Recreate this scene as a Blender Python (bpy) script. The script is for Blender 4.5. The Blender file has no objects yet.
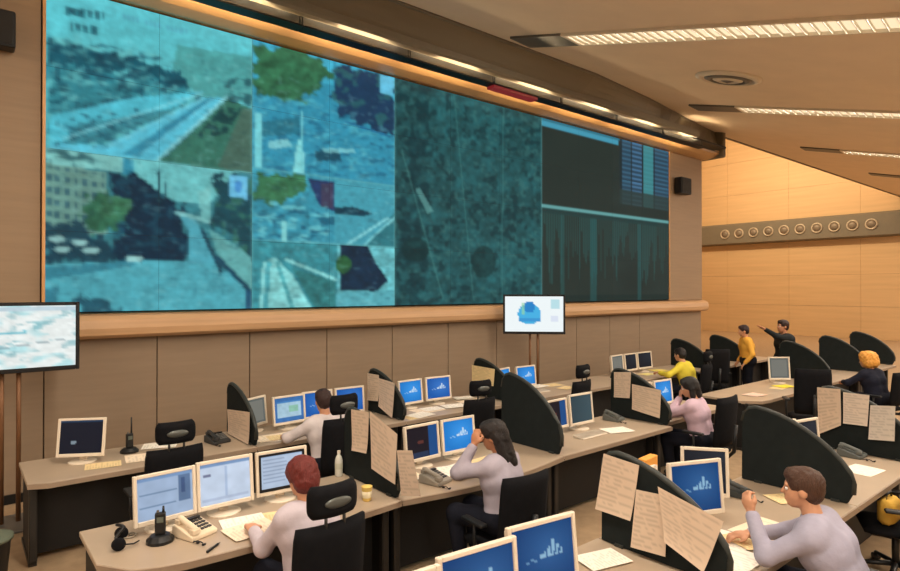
import bpy, bmesh, math, random
import numpy as np
from mathutils import Vector, Matrix
random.seed(7)
S = bpy.context.scene
C = S.collection
PI = math.pi

# ------------------------------------------------------------------ camera
CAM_H = 2.39; FPX = 600.0; YAW = math.radians(39.6); HOR = 289.0
cam_d = bpy.data.cameras.new('camera'); cam = bpy.data.objects.new('camera', cam_d); C.objects.link(cam)
cam.location = (0, 0, CAM_H)
cam.rotation_euler = (PI/2 + math.atan((HOR-285.5)/FPX), 0, -YAW)
cam_d.sensor_width = 36; cam_d.lens = 36*FPX/900; cam_d.clip_end = 200
S.camera = cam

# ------------------------------------------------------------------ world, exposure
S.view_settings.view_transform = 'Standard'; S.view_settings.look = 'None'
S.view_settings.exposure = 0.0; S.view_settings.gamma = 1.0; S.view_settings.use_curve_mapping = False
S.cycles.use_denoising = True
S.cycles.max_bounces = 8; S.cycles.diffuse_bounces = 4; S.cycles.sample_clamp_indirect = 4
w = bpy.data.worlds.new('world'); S.world = w; w.use_nodes = True
w.node_tree.nodes['Background'].inputs[0].default_value = (0.9, 0.72, 0.52, 1)
w.node_tree.nodes['Background'].inputs[1].default_value = 0.06

# ------------------------------------------------------------------ large lights
def ceil_z(y): return CAM_H + 2.25 + 0.25*y          # the tilted ceiling, rising towards the video wall
TILT = math.atan(0.25)
STRIPS = [-9.1, -3.6, 1.9, 7.36, 12.65, 18.5, 24.2, 29.6]           # fluorescent troughs, running front to back; two leftmost added to light left-facing sides
STRIP_Y0, STRIP_Y1 = -4.2, 5.6
WARM = (1.0, 0.90, 0.76)
def area(name, loc, sx, sy, power, rot, col=WARM, spread=PI):
    l = bpy.data.lights.new(name, 'AREA'); l.shape = 'RECTANGLE'; l.size = sx; l.size_y = sy
    l.energy = power; l.color = col; l.spread = spread
    o = bpy.data.objects.new(name, l); C.objects.link(o); o.location = loc; o.rotation_euler = rot
    return o
for x in STRIPS:
    ym = (STRIP_Y0+STRIP_Y1)/2
    area('ceiling_strip_light', (x, ym, ceil_z(ym)-0.05), 0.40, 10.0, 400, (TILT, 0, math.radians(5.5)))
# wall washers standing on top of the ceiling edge, aimed at the timber side wall
for y, p in ((9.2, 140), (12.0, 185), (14.6, 230)):
    area('wall_washer_light', (27.0, y, 9.3), 0.5, 2.0, p, (0, -math.radians(75), 0), (1.0, 0.80, 0.52))
area('hall_fill_light', (25.0, 13.0, 11.7), 4.0, 6.0, 560, (0, 0, 0), (1.0, 0.78, 0.5))  # unseen fill lamp, added to brighten the lower side wall

# ------------------------------------------------------------------ helpers
def lin(c):
    c = c/255.0
    return c/12.92 if c <= 0.04045 else ((c+0.055)/1.055)**2.4
def L3(r, g, b): return (lin(r), lin(g), lin(b))
def px_plane(px, py, z):                               # photo pixel -> point at height z
    r = (px-450)/FPX; d = (CAM_H-z)*FPX/(py-HOR); a = r*d
    return Vector((a*math.cos(YAW)+d*math.sin(YAW), d*math.cos(YAW)-a*math.sin(YAW), z))
MATS = {}
def mat(name, rgb, rough=0.6, metal=0.0, var=0.08, scale=6.0, bump=0.0, bscale=60.0, stretch=(1, 1, 1), spec=0.4):
    if name in MATS: return MATS[name]
    m = bpy.data.materials.new(name); m.use_nodes = True; nt = m.node_tree; N = nt.nodes; K = nt.links
    b = N['Principled BSDF']; b.inputs['Roughness'].default_value = rough; b.inputs['Metallic'].default_value = metal
    b.inputs['Specular IOR Level'].default_value = spec
    c = L3(*rgb)
    tc = N.new('ShaderNodeTexCoord'); mp = N.new('ShaderNodeMapping'); mp.inputs['Scale'].default_value = stretch
    K.new(tc.outputs['Object'], mp.inputs['Vector'])
    nz = N.new('ShaderNodeTexNoise'); nz.inputs['Scale'].default_value = scale; nz.inputs['Detail'].default_value = 4
    K.new(mp.outputs[0], nz.inputs['Vector'])
    rp = N.new('ShaderNodeValToRGB'); rp.color_ramp.elements[0].position = 0.3; rp.color_ramp.elements[1].position = 0.7
    rp.color_ramp.elements[0].color = (c[0]*(1-var), c[1]*(1-var), c[2]*(1-var), 1)
    rp.color_ramp.elements[1].color = (min(1, c[0]*(1+var)), min(1, c[1]*(1+var)), min(1, c[2]*(1+var)), 1)
    K.new(nz.outputs['Fac'], rp.inputs[0]); K.new(rp.outputs[0], b.inputs['Base Color'])
    if bump:
        n2 = N.new('ShaderNodeTexNoise'); n2.inputs['Scale'].default_value = bscale; n2.inputs['Detail'].default_value = 3
        K.new(mp.outputs[0], n2.inputs['Vector'])
        bp = N.new('ShaderNodeBump'); bp.inputs['Strength'].default_value = bump; bp.inputs['Distance'].default_value = 0.02
        K.new(n2.outputs['Fac'], bp.inputs['Height']); K.new(bp.outputs[0], b.inputs['Normal'])
    MATS[name] = m; return m
def emit(name, rgb, strength=1.0):
    if name in MATS: return MATS[name]
    m = bpy.data.materials.new(name); m.use_nodes = True; nt = m.node_tree; b = nt.nodes['Principled BSDF']
    b.inputs['Base Color'].default_value = (0.02, 0.02, 0.02, 1)
    b.inputs['Emission Color'].default_value = (*L3(*rgb), 1); b.inputs['Emission Strength'].default_value = strength
    MATS[name] = m; return m
def screen_mat(name, strength=1.0, rough=0.35):
    """a lit display: its picture is a colour attribute, given off as light"""
    if name in MATS: return MATS[name]
    m = bpy.data.materials.new(name); m.use_nodes = True; nt = m.node_tree; b = nt.nodes['Principled BSDF']
    b.inputs['Base Color'].default_value = (0.008, 0.008, 0.008, 1); b.inputs['Roughness'].default_value = rough
    b.inputs['Specular IOR Level'].default_value = 0.08
    a = nt.nodes.new('ShaderNodeAttribute'); a.attribute_name = 'picture'
    nt.links.new(a.outputs['Color'], b.inputs['Emission Color']); b.inputs['Emission Strength'].default_value = strength
    MATS[name] = m; return m
def print_mat(name, rough=0.8):
    """paper: the print on it is a colour attribute"""
    if name in MATS: return MATS[name]
    m = bpy.data.materials.new(name); m.use_nodes = True; nt = m.node_tree; b = nt.nodes['Principled BSDF']
    b.inputs['Roughness'].default_value = rough; b.inputs['Specular IOR Level'].default_value = 0.2
    a = nt.nodes.new('ShaderNodeAttribute'); a.attribute_name = 'picture'
    nt.links.new(a.outputs['Color'], b.inputs['Base Color'])
    MATS[name] = m; return m

class MB:
    """collects shapes, builds them as ONE mesh"""
    def __init__(s): s.v = []; s.f = []
    def add(s, v, f):
        o = len(s.v); s.v += [tuple(p) for p in v]; s.f += [tuple(i+o for i in q) for q in f]; return s
    def box(s, x0, x1, y0, y1, z0, z1, M=None):
        v = [Vector((x, y, z)) for x in (x0, x1) for y in (y0, y1) for z in (z0, z1)]
        if M is not None: v = [M @ p for p in v]
        return s.add(v, [(0, 1, 3, 2), (4, 6, 7, 5), (0, 4, 5, 1), (2, 3, 7, 6), (0, 2, 6, 4), (1, 5, 7, 3)])
    def prism(s, poly, fn, a, b):
        """poly 2d, fn(u, v, t) -> 3d, extruded from t=a to t=b"""
        n = len(poly); v = [fn(u, q, a) for u, q in poly]+[fn(u, q, b) for u, q in poly]
        f = [tuple(range(n))[::-1], tuple(range(n, 2*n))]+[(i, (i+1) % n, n+(i+1) % n, n+i) for i in range(n)]
        return s.add(v, f)
    def tube(s, p0, p1, r0, r1=None, n=12):
        r1 = r0 if r1 is None else r1
        p0 = Vector(p0); p1 = Vector(p1); d = (p1-p0).normalized()
        u = d.orthogonal().normalized(); w_ = d.cross(u)
        v = []
        for p, r in ((p0, r0), (p1, r1)):
            v += [p+(u*math.cos(2*PI*i/n)+w_*math.sin(2*PI*i/n))*r for i in range(n)]
        f = [tuple(range(n))[::-1], tuple(range(n, 2*n))]+[(i, (i+1) % n, n+(i+1) % n, n+i) for i in range(n)]
        return s.add(v, f)
    def path(s, pts, r, n=8):
        pts = [Vector(p) for p in pts]; v = []; f = []; m = len(pts)
        for k, p in enumerate(pts):
            d = (pts[min(k+1, m-1)]-pts[max(k-1, 0)]).normalized()
            ref = Vector((0, 0, 1)) if abs(d.z) < 0.9 else Vector((1, 0, 0))
            u = d.cross(ref).normalized(); w_ = d.cross(u)
            v += [p+(u*math.cos(2*PI*i/n)+w_*math.sin(2*PI*i/n))*r for i in range(n)]
        for k in range(m-1):
            f += [(k*n+i, k*n+(i+1) % n, (k+1)*n+(i+1) % n, (k+1)*n+i) for i in range(n)]
        f += [tuple(range(n))[::-1], tuple((m-1)*n+i for i in range(n))]
        return s.add(v, f)
    def lathe(s, prof, n=24, M=None):
        v = []; f = []
        for r, z in prof: v += [Vector((r*math.cos(2*PI*i/n), r*math.sin(2*PI*i/n), z)) for i in range(n)]
        for k in range(len(prof)-1): f += [(k*n+i, k*n+(i+1) % n, (k+1)*n+(i+1) % n, (k+1)*n+i) for i in range(n)]
        f += [tuple(range(n))[::-1], tuple((len(prof)-1)*n+i for i in range(n))]
        if M is not None: v = [M @ p for p in v]
        return s.add(v, f)
    def build(s, name, m, parent=None, bevel=0, seg=2, smooth=False, loc=None):
        me = bpy.data.meshes.new(name); me.from_pydata(s.v, [], s.f)
        bm = bmesh.new(); bm.from_mesh(me)
        bmesh.ops.recalc_face_normals(bm, faces=bm.faces)
        if bevel:
            es = [e for e in bm.edges if len(e.link_faces) == 2 and e.calc_face_angle(0) > 0.5]
            bmesh.ops.bevel(bm, geom=es, offset=bevel, segments=seg, affect='EDGES', profile=0.5, clamp_overlap=True)
        if smooth:
            for q in bm.faces: q.smooth = True
        bm.to_mesh(me); bm.free()
        return add_obj(name, me, m, parent, loc)
def add_obj(name, me, m, parent=None, loc=None):
    o = bpy.data.objects.new(name, me)
    for q in (m if isinstance(m, (list, tuple)) else [m]):
        if q is not None: me.materials.append(q)
    C.objects.link(o)
    if parent is not None: o.parent = parent
    if loc is not None: o.location = loc
    return o
def tag(o, label=None, cat=None, group=None, kind=None):
    if label: o['label'] = label
    if cat: o['category'] = cat
    if group: o['group'] = group
    if kind: o['kind'] = kind
    return o
def empty(name, loc=(0, 0, 0), rz=0.0):
    o = bpy.data.objects.new(name, None); C.objects.link(o); o.empty_display_size = 0.1
    o.location = loc; o.rotation_euler = (0, 0, rz); return o
def copy_tree(o, parent=None):
    c = o.copy(); C.objects.link(c); c.parent = parent
    for ch in [q for q in bpy.data.objects if q.parent == o]: copy_tree(ch, c)
    return c
KIDS = {}
def clone(o, loc, rz, label, group=None, sz=1.0):
    """copy a thing with its parts and sub-parts"""
    if o not in KIDS: KIDS[o] = [(a, list(a.children)) for a in o.children]
    r = o.copy(); C.objects.link(r); r.location = loc; r.rotation_euler = (0, 0, rz); r.scale = (1, 1, sz); r['label'] = label
    if group: r['group'] = group
    for a, sub in KIDS[o]:
        c = a.copy(); C.objects.link(c); c.parent = r
        for g in sub:
            d = g.copy(); C.objects.link(d); d.parent = c
    return r
def set_picture(me, cols):
    at = me.color_attributes.new('picture', 'FLOAT_COLOR', 'POINT')
    buf = np.ones((len(me.vertices), 4), dtype=np.float32); n = min(len(cols), len(buf)); buf[:n, :3] = cols[:n]
    at.data.foreach_set('color', buf.ravel())

# painting of display pictures on a set of sample points
def lin_np(c):
    c = np.clip(np.asarray(c, float)/255.0, 0, 1)
    return np.where(c <= 0.04045, c/12.92, ((c+0.055)/1.055)**2.4)
def vnoise(x, y, seed=0):
    xi = np.floor(x).astype(np.int64); yi = np.floor(y).astype(np.int64); fx = x-xi; fy = y-yi
    fx = fx*fx*(3-2*fx); fy = fy*fy*(3-2*fy)
    def h(a, b):
        n = (a*374761393+b*668265263+seed*974711) & 0x7fffffff
        n = ((n ^ (n >> 13))*1274126177) & 0x7fffffff
        return ((n ^ (n >> 16)) & 0xffff)/65535.0
    return (h(xi, yi)*(1-fx)+h(xi+1, yi)*fx)*(1-fy)+(h(xi, yi+1)*(1-fx)+h(xi+1, yi+1)*fx)*fy
class Paint:
    def __init__(s, x, y, base): s.x = x; s.y = y; s.c = np.tile(np.array(base, float), (len(x), 1)); s.clip = np.ones(len(x), bool)
    def warp(s, on):
        if not hasattr(s, 'x0'):
            s.x0 = s.x; s.y0 = s.y
            w1 = vnoise(s.x/7, s.y/7, 201)+.5*vnoise(s.x/3, s.y/3, 203)-.75; w2 = vnoise(s.x/7, s.y/7, 205)+.5*vnoise(s.x/3, s.y/3, 207)-.75
            s.xw = s.x+13*w1; s.yw = s.y+10*w2
        s.x, s.y = (s.xw, s.yw) if on else (s.x0, s.y0)
    def inside(s, pts):
        r = np.zeros(len(s.x), bool); n = len(pts)
        for i in range(n):
            x1, y1 = pts[i]; x2, y2 = pts[(i+1) % n]
            if y1 == y2: continue
            q = (y1 > s.y) != (y2 > s.y)
            r ^= q & (s.x < (x2-x1)*(s.y-y1)/(y2-y1)+x1)
        return r
    def put(s, m, col, a=1.0):
        m = m & s.clip
        aa = a if np.isscalar(a) else a[m][:, None]
        s.c[m] = s.c[m]*(1-aa)+np.array(col, float)*aa
    def poly(s, pts, col, a=1.0): s.put(s.inside(pts), col, a)
    def rect(s, x0, y0, x1, y1, col, a=1.0): s.put((s.x >= x0) & (s.x <= x1) & (s.y >= y0) & (s.y <= y1), col, a)
    def ell(s, cx, cy, rx, ry, col, a=1.0): s.put(((s.x-cx)/rx)**2+((s.y-cy)/ry)**2 < 1, col, a)
    def line(s, x0, y0, x1, y1, wd, col, a=1.0):
        dx, dy = x1-x0, y1-y0; q = dx*dx+dy*dy; t = np.clip(((s.x-x0)*dx+(s.y-y0)*dy)/q, 0, 1)
        s.put((s.x-x0-t*dx)**2+(s.y-y0-t*dy)**2 < wd*wd/4, col, a)
    def noise(s, mask, sx, sy, amt, seed, col=None, thr=None, a=1.0):
        n = vnoise(s.x/sx, s.y/sy, seed)*0.65+vnoise(s.x/sx*2.1, s.y/sy*2.1, seed+5)*0.35
        m = mask & s.clip
        if thr is None: s.c[m] *= (1+amt*(n[m]-0.5)*2)[:, None]
        else: s.put(mask & (n > thr-.06), col, a*np.clip((n-thr+.06)/.14, 0, 1))
# ================================================================== THE SETTING
XL = -14.0; YB = -5.0; WALL_Y = 8.3; END_X = 15.75; SIDE_X = 33.5; HALL_Y = 19.0; HALL_Z = 12.2
M_wall = mat('beige_wall_board', (148, 124, 98), 0.6, var=0.05, scale=3, stretch=(0.4, 1, 6))
M_panel = mat('taupe_wall_panel', (142, 121, 99), 0.55, var=0.05, scale=3, stretch=(0.5, 1, 5))
M_groove = mat('dark_joint', (70, 52, 38), 0.8)
M_ledge = mat('varnished_ledge_wood', (196, 156, 116), 0.4, var=0.08, scale=3, stretch=(0.3, 1, 8))
M_ceil = mat('ceiling_plaster', (234, 214, 190), 0.85, var=0.03, scale=2, bump=0.05, bscale=30)
M_side = mat('honey_timber_board', (204, 170, 126), 0.55, var=0.06, scale=1.5, stretch=(1, 0.3, 5))
M_floor = mat('tan_carpet', (170, 144, 114), 0.95, var=0.1, scale=9, bump=0.4, bscale=250, spec=0.1)
M_duct = mat('grey_duct_paint', (114, 106, 92), 0.5, var=0.04)
M_beam = mat('grey_brown_beam', (116, 108, 92), 0.45, var=0.05, scale=2, stretch=(0.3, 2, 2))
M_black = mat('black_paint', (16, 16, 17), 0.5, var=0.1)
def struct(o): return tag(o, kind='structure')

floor = struct(MB().box(XL, SIDE_X+.2, YB-.2, HALL_Y+.2, -0.2, 0).build('floor', M_floor))
# ceiling: tilted slab whose front edge swings towards the wall on the right
EDGE = [(XL, 6.85), (9.0, 6.7), (11.2, 7.0), (14.7, 7.7), (16.5, 8.0), (SIDE_X, 8.0)]
def edge_y(x):
    for (a, b), (c, d) in zip(EDGE, EDGE[1:]):
        if x <= c: return b+(d-b)*(x-a)/(c-a)
    return EDGE[-1][1]
poly = EDGE+[(SIDE_X, YB), (XL, YB)]
cb = MB(); n = len(poly)
v = [(x, y, ceil_z(y)) for x, y in poly]+[(x, y, ceil_z(y)+0.12) for x, y in poly]
cb.add(v, [tuple(range(n)), tuple(range(n, 2*n))]+[(i, (i+1) % n, n+(i+1) % n, n+i) for i in range(n)])
ceiling = struct(cb.build('ceiling', M_ceil))
# thin metal trim along the ceiling edge
tb = MB()
tb.path([(x, y+0.02, ceil_z(y)-0.01) for x, y in EDGE], 0.03, 8)
tb.build('edge_trim', mat('dull_metal', (120, 116, 108), 0.4, 0.6), ceiling, smooth=True)

# video wall carrier
wf = struct(empty('wall_front'))
MB().box(XL, END_X, WALL_Y, WALL_Y+.3, 0, 6.4).build('backing', M_groove, wf)
xs = [0.8-1.2*13+1.2*i for i in range(24)]+[END_X]
xs = [max(XL, x) for x in xs]
for a, b in zip(xs, xs[1:]):
    if b-a < .05: continue
    MB().box(a+.006, b-.006, WALL_Y-.03, WALL_Y, 0.1, 1.80).build('wall_panel', M_panel, wf, bevel=.004, seg=1)
# boards left, right and above the displays
for a, b in ((XL, -8.8), (-8.8, -5.2), (-5.2, -1.6), (-1.6, -0.4), (-0.4, 0.76)):
    MB().box(a+.002, b-.002, WALL_Y-.06, WALL_Y, 2.10, 5.94).build('upper_board', M_wall, wf, bevel=.003, seg=1)
MB().box(14.04, END_X, WALL_Y-.06, WALL_Y, 2.10, 5.94).build('upper_board', M_wall, wf, bevel=.003, seg=1)
MB().box(0.76, 14.04, WALL_Y-.06, WALL_Y, 5.90, 5.94).build('upper_board', M_wall, wf)
# rounded wooden ledge under the displays
prof = [(WALL_Y, 1.80), (WALL_Y-.16, 1.80), (WALL_Y-.22, 1.84), (WALL_Y-.235, 1.92), (WALL_Y-.22, 2.02), (WALL_Y-.17, 2.07), (WALL_Y, 2.10)]
trim1 = struct(MB().prism(prof, lambda u, q, t: (t, u, q), XL, END_X+.03).build('trim_1', M_ledge, smooth=False))
base_f = struct(MB().box(XL, END_X, WALL_Y-.05, WALL_Y, 0, .1).build('baseboard_front', M_black))

# beam with a light slot between the displays and the ceiling edge
ZB = CAM_H+3.55
beam = struct(empty('trim_2'))
xsb = [XL, -8, -3, -1, 1, 3, 5, 7, 9, 10, 11.2, 12.3, 13.5, 14.0]
def strip_mesh(name, f0, f1, m, th=0.05, xsl=xsb):
    b = MB()
    for a, c in zip(xsl, xsl[1:]):
        p = [f0(a), f0(c), f1(c), f1(a)]
        b.add(p+[(x, y, z+th) for x, y, z in p], [(0, 1, 2, 3), (4, 7, 6, 5), (0, 4, 5, 1), (1, 5, 6, 2), (2, 6, 7, 3), (3, 7, 4, 0)])
    return b.build(name, m, beam)
def flat(y, z): return lambda x: (x, y, z)
xs_end = xsb+[14.7, 15.3, END_X]
# lower wooden lip next to the displays
prof = [(WALL_Y, ZB-.03), (8.1, ZB-.05), (7.9, ZB-.02), (7.76, ZB+.04), (7.74, ZB+.12), (WALL_Y, ZB+.2)]
MB().prism(prof, lambda u, q, t: (t, u, q), XL, END_X).build('wood_lip', mat('lip_wood', (186, 146, 100), 0.35, var=0.06, scale=2, stretch=(0.3, 2, 2)), beam)
# recessed black slot
MB().box(XL, END_X-.3, 7.42, 7.76, ZB+.10, ZB+.14).build('slot_recess', M_black, beam)
prof = [(7.44, ZB+.13), (7.42, ZB+.09), (7.10, ZB-.01), (7.06, ZB+.02), (7.06, ZB+.14)]
MB().prism(prof, lambda u, q, t: (t, u, q), XL, 13.4).build('upper_lip', M_beam, beam)
# grey soffit rising to the ceiling edge
def soff(k):
    def f(x):
        ye = min(edge_y(x), 7.9); y = 7.2+(ye-7.2)*k; ze = ceil_z(edge_y(x))
        return (x, y, ZB+.06+(ze-ZB-.06)*(k**1.6))
    return f
for k in range(5): strip_mesh('soffit_strip', soff(k/5), soff((k+1)/5), M_beam, .04, [XL, -8, -3, -1, 1, 3, 5, 7, 9, 10, 11.2, 11.9])
def wedge(x): return (x, min(edge_y(x), 7.9), ceil_z(edge_y(x)))
b = MB()
for a, c in zip([11.9, 12.6, 13.2, 14.0, 14.7, 15.3], [12.6, 13.2, 14.0, 14.7, 15.3, END_X]):
    p = [(a, 7.44, ZB+.08), (c, 7.44 if c < 13.4 else 7.74, ZB+.08), wedge(c), wedge(a)]
    if a >= 13.2: p[0] = (a, 7.74, ZB+.08)
    b.add(p+[(x, y+.02, z+.05) for x, y, z in p], [(0, 1, 2, 3), (4, 7, 6, 5), (0, 4, 5, 1), (1, 5, 6, 2), (2, 6, 7, 3), (3, 7, 4, 0)])
b.build('soffit_end', M_beam, beam)
MB().box(END_X-.02, END_X+.12, 7.62, WALL_Y+.3, ZB-.05, ZB+.75).build('end_cap', M_beam, beam, bevel=.05, seg=3)
MB().box(XL, END_X, WALL_Y, WALL_Y+.3, 6.4, 7.4).build('upper_backing', M_groove, beam)
# slot lamps light both lips; their black bar added to darken the slit
for k in range(8):
    x = 0.9+1.78*k
    o = empty('slot_lamp', (x, 7.44, ZB))
    tag(o, 'black lamp bar added to darken the light slot above the displays, %s from the left' % ['first', 'second', 'third', 'fourth', 'fifth', 'sixth', 'seventh', 'eighth'][k], 'lamp', 'lamp bars in the slot above the displays')
    MB().box(-.885, .885, -.10, .10, -.075, -.055).build('housing', M_black, o)
    for s_ in (-.87, .87): MB().box(s_-.006, s_+.006, -.006, .006, -.055, .10).build('hanger', M_black, o)
    for dy, rx, nm in ((.08, PI-.42, 'lamp_beam_wall'), (-.08, -PI+.42, 'lamp_beam_room')):
        l = area(nm, (0, dy, -.048), 1.5 if dy > 0 else .8, .03, 18.0 if dy > 0 else 8.0, (rx, 0, 0), (1.0, .74, .42)); l.parent = o
# red indicator in the slot
o = MB().box(-.55, .55, -.09, .09, -.05, 0).build('warning_light', emit('red_lamp', (120, 24, 28), 0.9), loc=(7.6, 7.44, ZB-.077), bevel=.01)
tag(o, 'long dark red indicator light in the black slot above the map display', 'warning light')

# side hall beyond the end of the video wall
rw = struct(empty('wall_right'))
MB().box(SIDE_X, SIDE_X+.2, YB, HALL_Y, 0, HALL_Z).build('backing', M_groove, rw)
ys = [YB, 0, 3.2, 6.4, 9.6, 12.8, 16.0, HALL_Y]; zs = [0, 1.55, 3.1, 4.84, 6.0, 7.6, 9.4, HALL_Z]
for ya, yb in zip(ys, ys[1:]):
    for za, zb in zip(zs, zs[1:]):
        MB().box(SIDE_X-.04, SIDE_X, ya+.004, yb-.004, za+.004, zb-.004).build('timber_panel', M_side, rw)
struct(MB().box(END_X-.02, END_X, WALL_Y+.3, HALL_Y, 0, HALL_Z).build('wall_return', M_wall))
struct(MB().box(END_X-.02, SIDE_X, HALL_Y, HALL_Y+.2, 0, HALL_Z).build('wall_hall', M_side))
struct(MB().box(END_X-.02, SIDE_X, 7.6, HALL_Y, HALL_Z, HALL_Z+.2).build('ceiling_hall', M_ceil))
b = MB(); b.box(16.0, SIDE_X, 8.0, 8.1, ceil_z(8.0)+.02, HALL_Z)
struct(b.build('wall_upper', M_ceil))
struct(MB().box(XL-.2, XL, YB-.2, WALL_Y+.3, 0, 7.2).build('wall_left', M_wall))
struct(MB().box(XL, SIDE_X, YB-.2, YB, 0, 4.0).build('wall_back', M_wall))

# air duct with jet nozzles
duct = empty('air_duct', (SIDE_X, 0, 0)); tag(duct, 'long grey air duct with a row of round nozzles on the timber side wall', 'air duct')
prof = [(0, 4.84), (-.42, 4.84), (-.5, 4.9), (-.5, 5.9), (-.42, 5.98), (0, 5.98)]
MB().prism([(u, q) for u, q in prof], lambda u, q, t: (u-.046, t, q), 5.6, 18.4).build('casing', M_duct, duct)
M_ring = mat('pale_metal_ring', (186, 172, 152), 0.35, 0.2); M_hole = mat('nozzle_throat', (124, 112, 98), 0.5, 0.3)
for i in range(10):
    y = 15.9-6.75*i/9.0*1.02
    Mx = Matrix.Translation((-.54, y, 5.42)) @ Matrix.Rotation(-PI/2, 4, 'Y') @ Matrix.Diagonal((.84, .84, 1, 1))
    nz = MB().lathe([(.30, 0), (.31, .03), (.29, .07), (.235, .06), (.22, .02), (.22, 0)], 28, Mx).build('nozzle', M_ring, duct, smooth=True)
    MB().lathe([(.225, .005), (.215, .05), (.13, .09), (.05, .10), (.01, .10)], 24, Mx).build('jet_cone', M_hole, nz, smooth=True)

# fluorescent troughs in the ceiling
M_tube = emit('fluorescent_lamp', (255, 232, 190), 1.0)
M_white = mat('white_enamel', (226, 214, 196), 0.4, var=0.03)
M_grey = mat('grey_metal', (112, 108, 102), 0.45, 0.4, var=0.05)
def trough_pt(x, y, off): return Vector((x, y, ceil_z(y)+off))
names = ['added for light, farthest beyond the left edge of the picture', 'added for light, second beyond the left edge of the picture', 'nearest beyond the left edge of the picture', 'nearest the video wall corner of the ceiling, widest in view', 'second in view, thin bright line past the round vent', 'third in view, far along the ceiling', 'fourth in view, near the side wall', 'farthest, close to the side wall']
R_t = Matrix.Rotation(TILT, 4, 'X')
for x, lab in zip(STRIPS, names):
    L = (STRIP_Y1-STRIP_Y0)/math.cos(TILT); ym = (STRIP_Y0+STRIP_Y1)/2
    o = empty('ceiling_light', (x, ym, ceil_z(ym))); o.rotation_euler = (TILT, 0, math.radians(5.5))
    tag(o, 'long louvred fluorescent ceiling trough, '+lab, 'ceiling light', 'fluorescent troughs in the sloping ceiling')
    W = .25
    fr = MB(); fr.box(-W, -W+.03, -L/2, L/2, -.05, 0); fr.box(W-.03, W, -L/2, L/2, -.05, 0)
    fr.box(-W+.03, W-.03, -L/2, -L/2+.04, -.05, 0); fr.box(-W+.03, W-.03, L/2-.04, L/2, -.05, 0)
    fr.build('frame', M_white, o)
    MB().box(-W+.03, W-.03, -L/2+.04, L/2-.04, -.012, -.004).build('lamp_panel', M_tube, o)
    lo = MB(); q = -L/2+.12
    while q < L/2-.1:
        lo.box(-W+.03, W-.03, q, q+.012, -.05, -.014); q += .13
    lo.build('louvre', M_white, o)
    MB().box(-W, W, L/2+.01, L/2+.95, -.045, 0).build('blank_cover', M_grey, o)
# round ceiling vent
vent = empty('ceiling_vent', (9.55, 4.55, ceil_z(4.55))); vent.rotation_euler = (TILT, 0, 0)
tag(vent, 'round ringed air diffuser in the sloping ceiling between two light troughs', 'ceiling vent')
for i, (r0, r1) in enumerate(((.50, .40), (.36, .27), (.23, .14), (.10, .01))):
    MB().lathe([(r0, 0), (r0, -.02-.012*i), (r1, -.05-.012*i), (r1, 0)], 32).build('ring', M_grey if i % 2 else M_white, vent, smooth=True)

# wall loudspeakers
def wall_speaker(x, z, wd, h, lab):
    o = empty('wall_speaker', (x, WALL_Y-.06, z)); tag(o, lab, 'loudspeaker', 'loudspeakers beside the video wall')
    MB().box(-wd/2, wd/2, -.24, -.04, -h/2, h/2).build('cabinet', M_black, o, bevel=.02)
    MB().box(-wd/2+.03, wd/2-.03, -.25, -.24, -h/2+.03, h/2-.03).build('grille', mat('speaker_grille', (44, 42, 40), 0.8, bump=.5, bscale=300), o)
    MB().box(-.05, .05, -.04, 0, -.05, .05).build('bracket', M_grey, o)
wall_speaker(.33, 5.2, .36, .40, 'black wall loudspeaker high up left of the video wall')
wall_speaker(14.52, 5.05, .50, .42, 'small dark wall loudspeaker high up right of the video wall')
# ================================================================== VIDEO WALL
VW_X0, VW_Z1, PW, PH = 0.8, 5.88, 1.2, 0.94
VY = WALL_Y-.10
NXP, NYP, GX, GZ = 11, 4, 48, 44
def project(x, y, z):                                  # world -> photo pixel, only to read the pictures off in place
    lat = x*math.cos(YAW)-y*math.sin(YAW); d = x*math.sin(YAW)+y*math.cos(YAW)
    return 450+FPX*lat/d, HOR-FPX*(z-CAM_H)/d
gu = np.linspace(0.0012, PW-.0012, GX+1); gv = np.linspace(0.0012, PH-.0012, GZ+1)
pts = []
for r in range(NYP):
    for c in range(NXP):
        U, V = np.meshgrid(VW_X0+c*PW+gu, VW_Z1-r*PH-gv, indexing='ij')
        pts.append(np.stack([U.ravel(), V.ravel()], 1))
allp = np.concatenate(pts)
sx, sy = project(allp[:, 0], 8.3, allp[:, 1])
uu = (allp[:, 0]-VW_X0)/PW; vv = (VW_Z1-allp[:, 1])/PH
P = Paint(sx, sy, (40, 110, 115))
def z1(pts, ox=0, oy=0, k=0.3118): return [(ox+a*k, oy+b*k) for a, b in pts]
full = np.ones(len(sx), bool)
# --- picture A: motorway seen from a mast
A = (uu < 2) & (vv < 2); P.clip = A
P.put(A, (100, 192, 202)); P.put(A, (98, 172, 174), np.clip((sy-20)/100, 0, 1)*0.7)
P.poly(z1([(560, 150), (810, 190), (810, 340), (640, 310), (540, 250)]), (78, 146, 142), .7)
P.warp(1); P.poly(z1([(150, 200), (600, 280), (560, 340), (420, 400), (150, 560)]), (52, 128, 140)); P.warp(0)
P.warp(1); P.poly(z1([(150, 135), (240, 150), (350, 180), (480, 205), (560, 235), (610, 295), (520, 285), (400, 240), (250, 225), (150, 205)]), (22, 84, 100)); P.warp(0)
P.noise(P.inside(z1([(150, 120), (500, 180), (620, 300), (560, 350), (150, 370)])), 9, 5, 0, 3, (120, 190, 190), .60, .55)
P.noise(P.inside(z1([(150, 120), (500, 180), (640, 320), (560, 350), (150, 370)])), 7, 4, 0, 4, (14, 60, 78), .60, .7)
P.poly(z1([(150, 378), (420, 318), (640, 298), (560, 345), (400, 405), (240, 452), (150, 470)]), (88, 186, 204))
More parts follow.
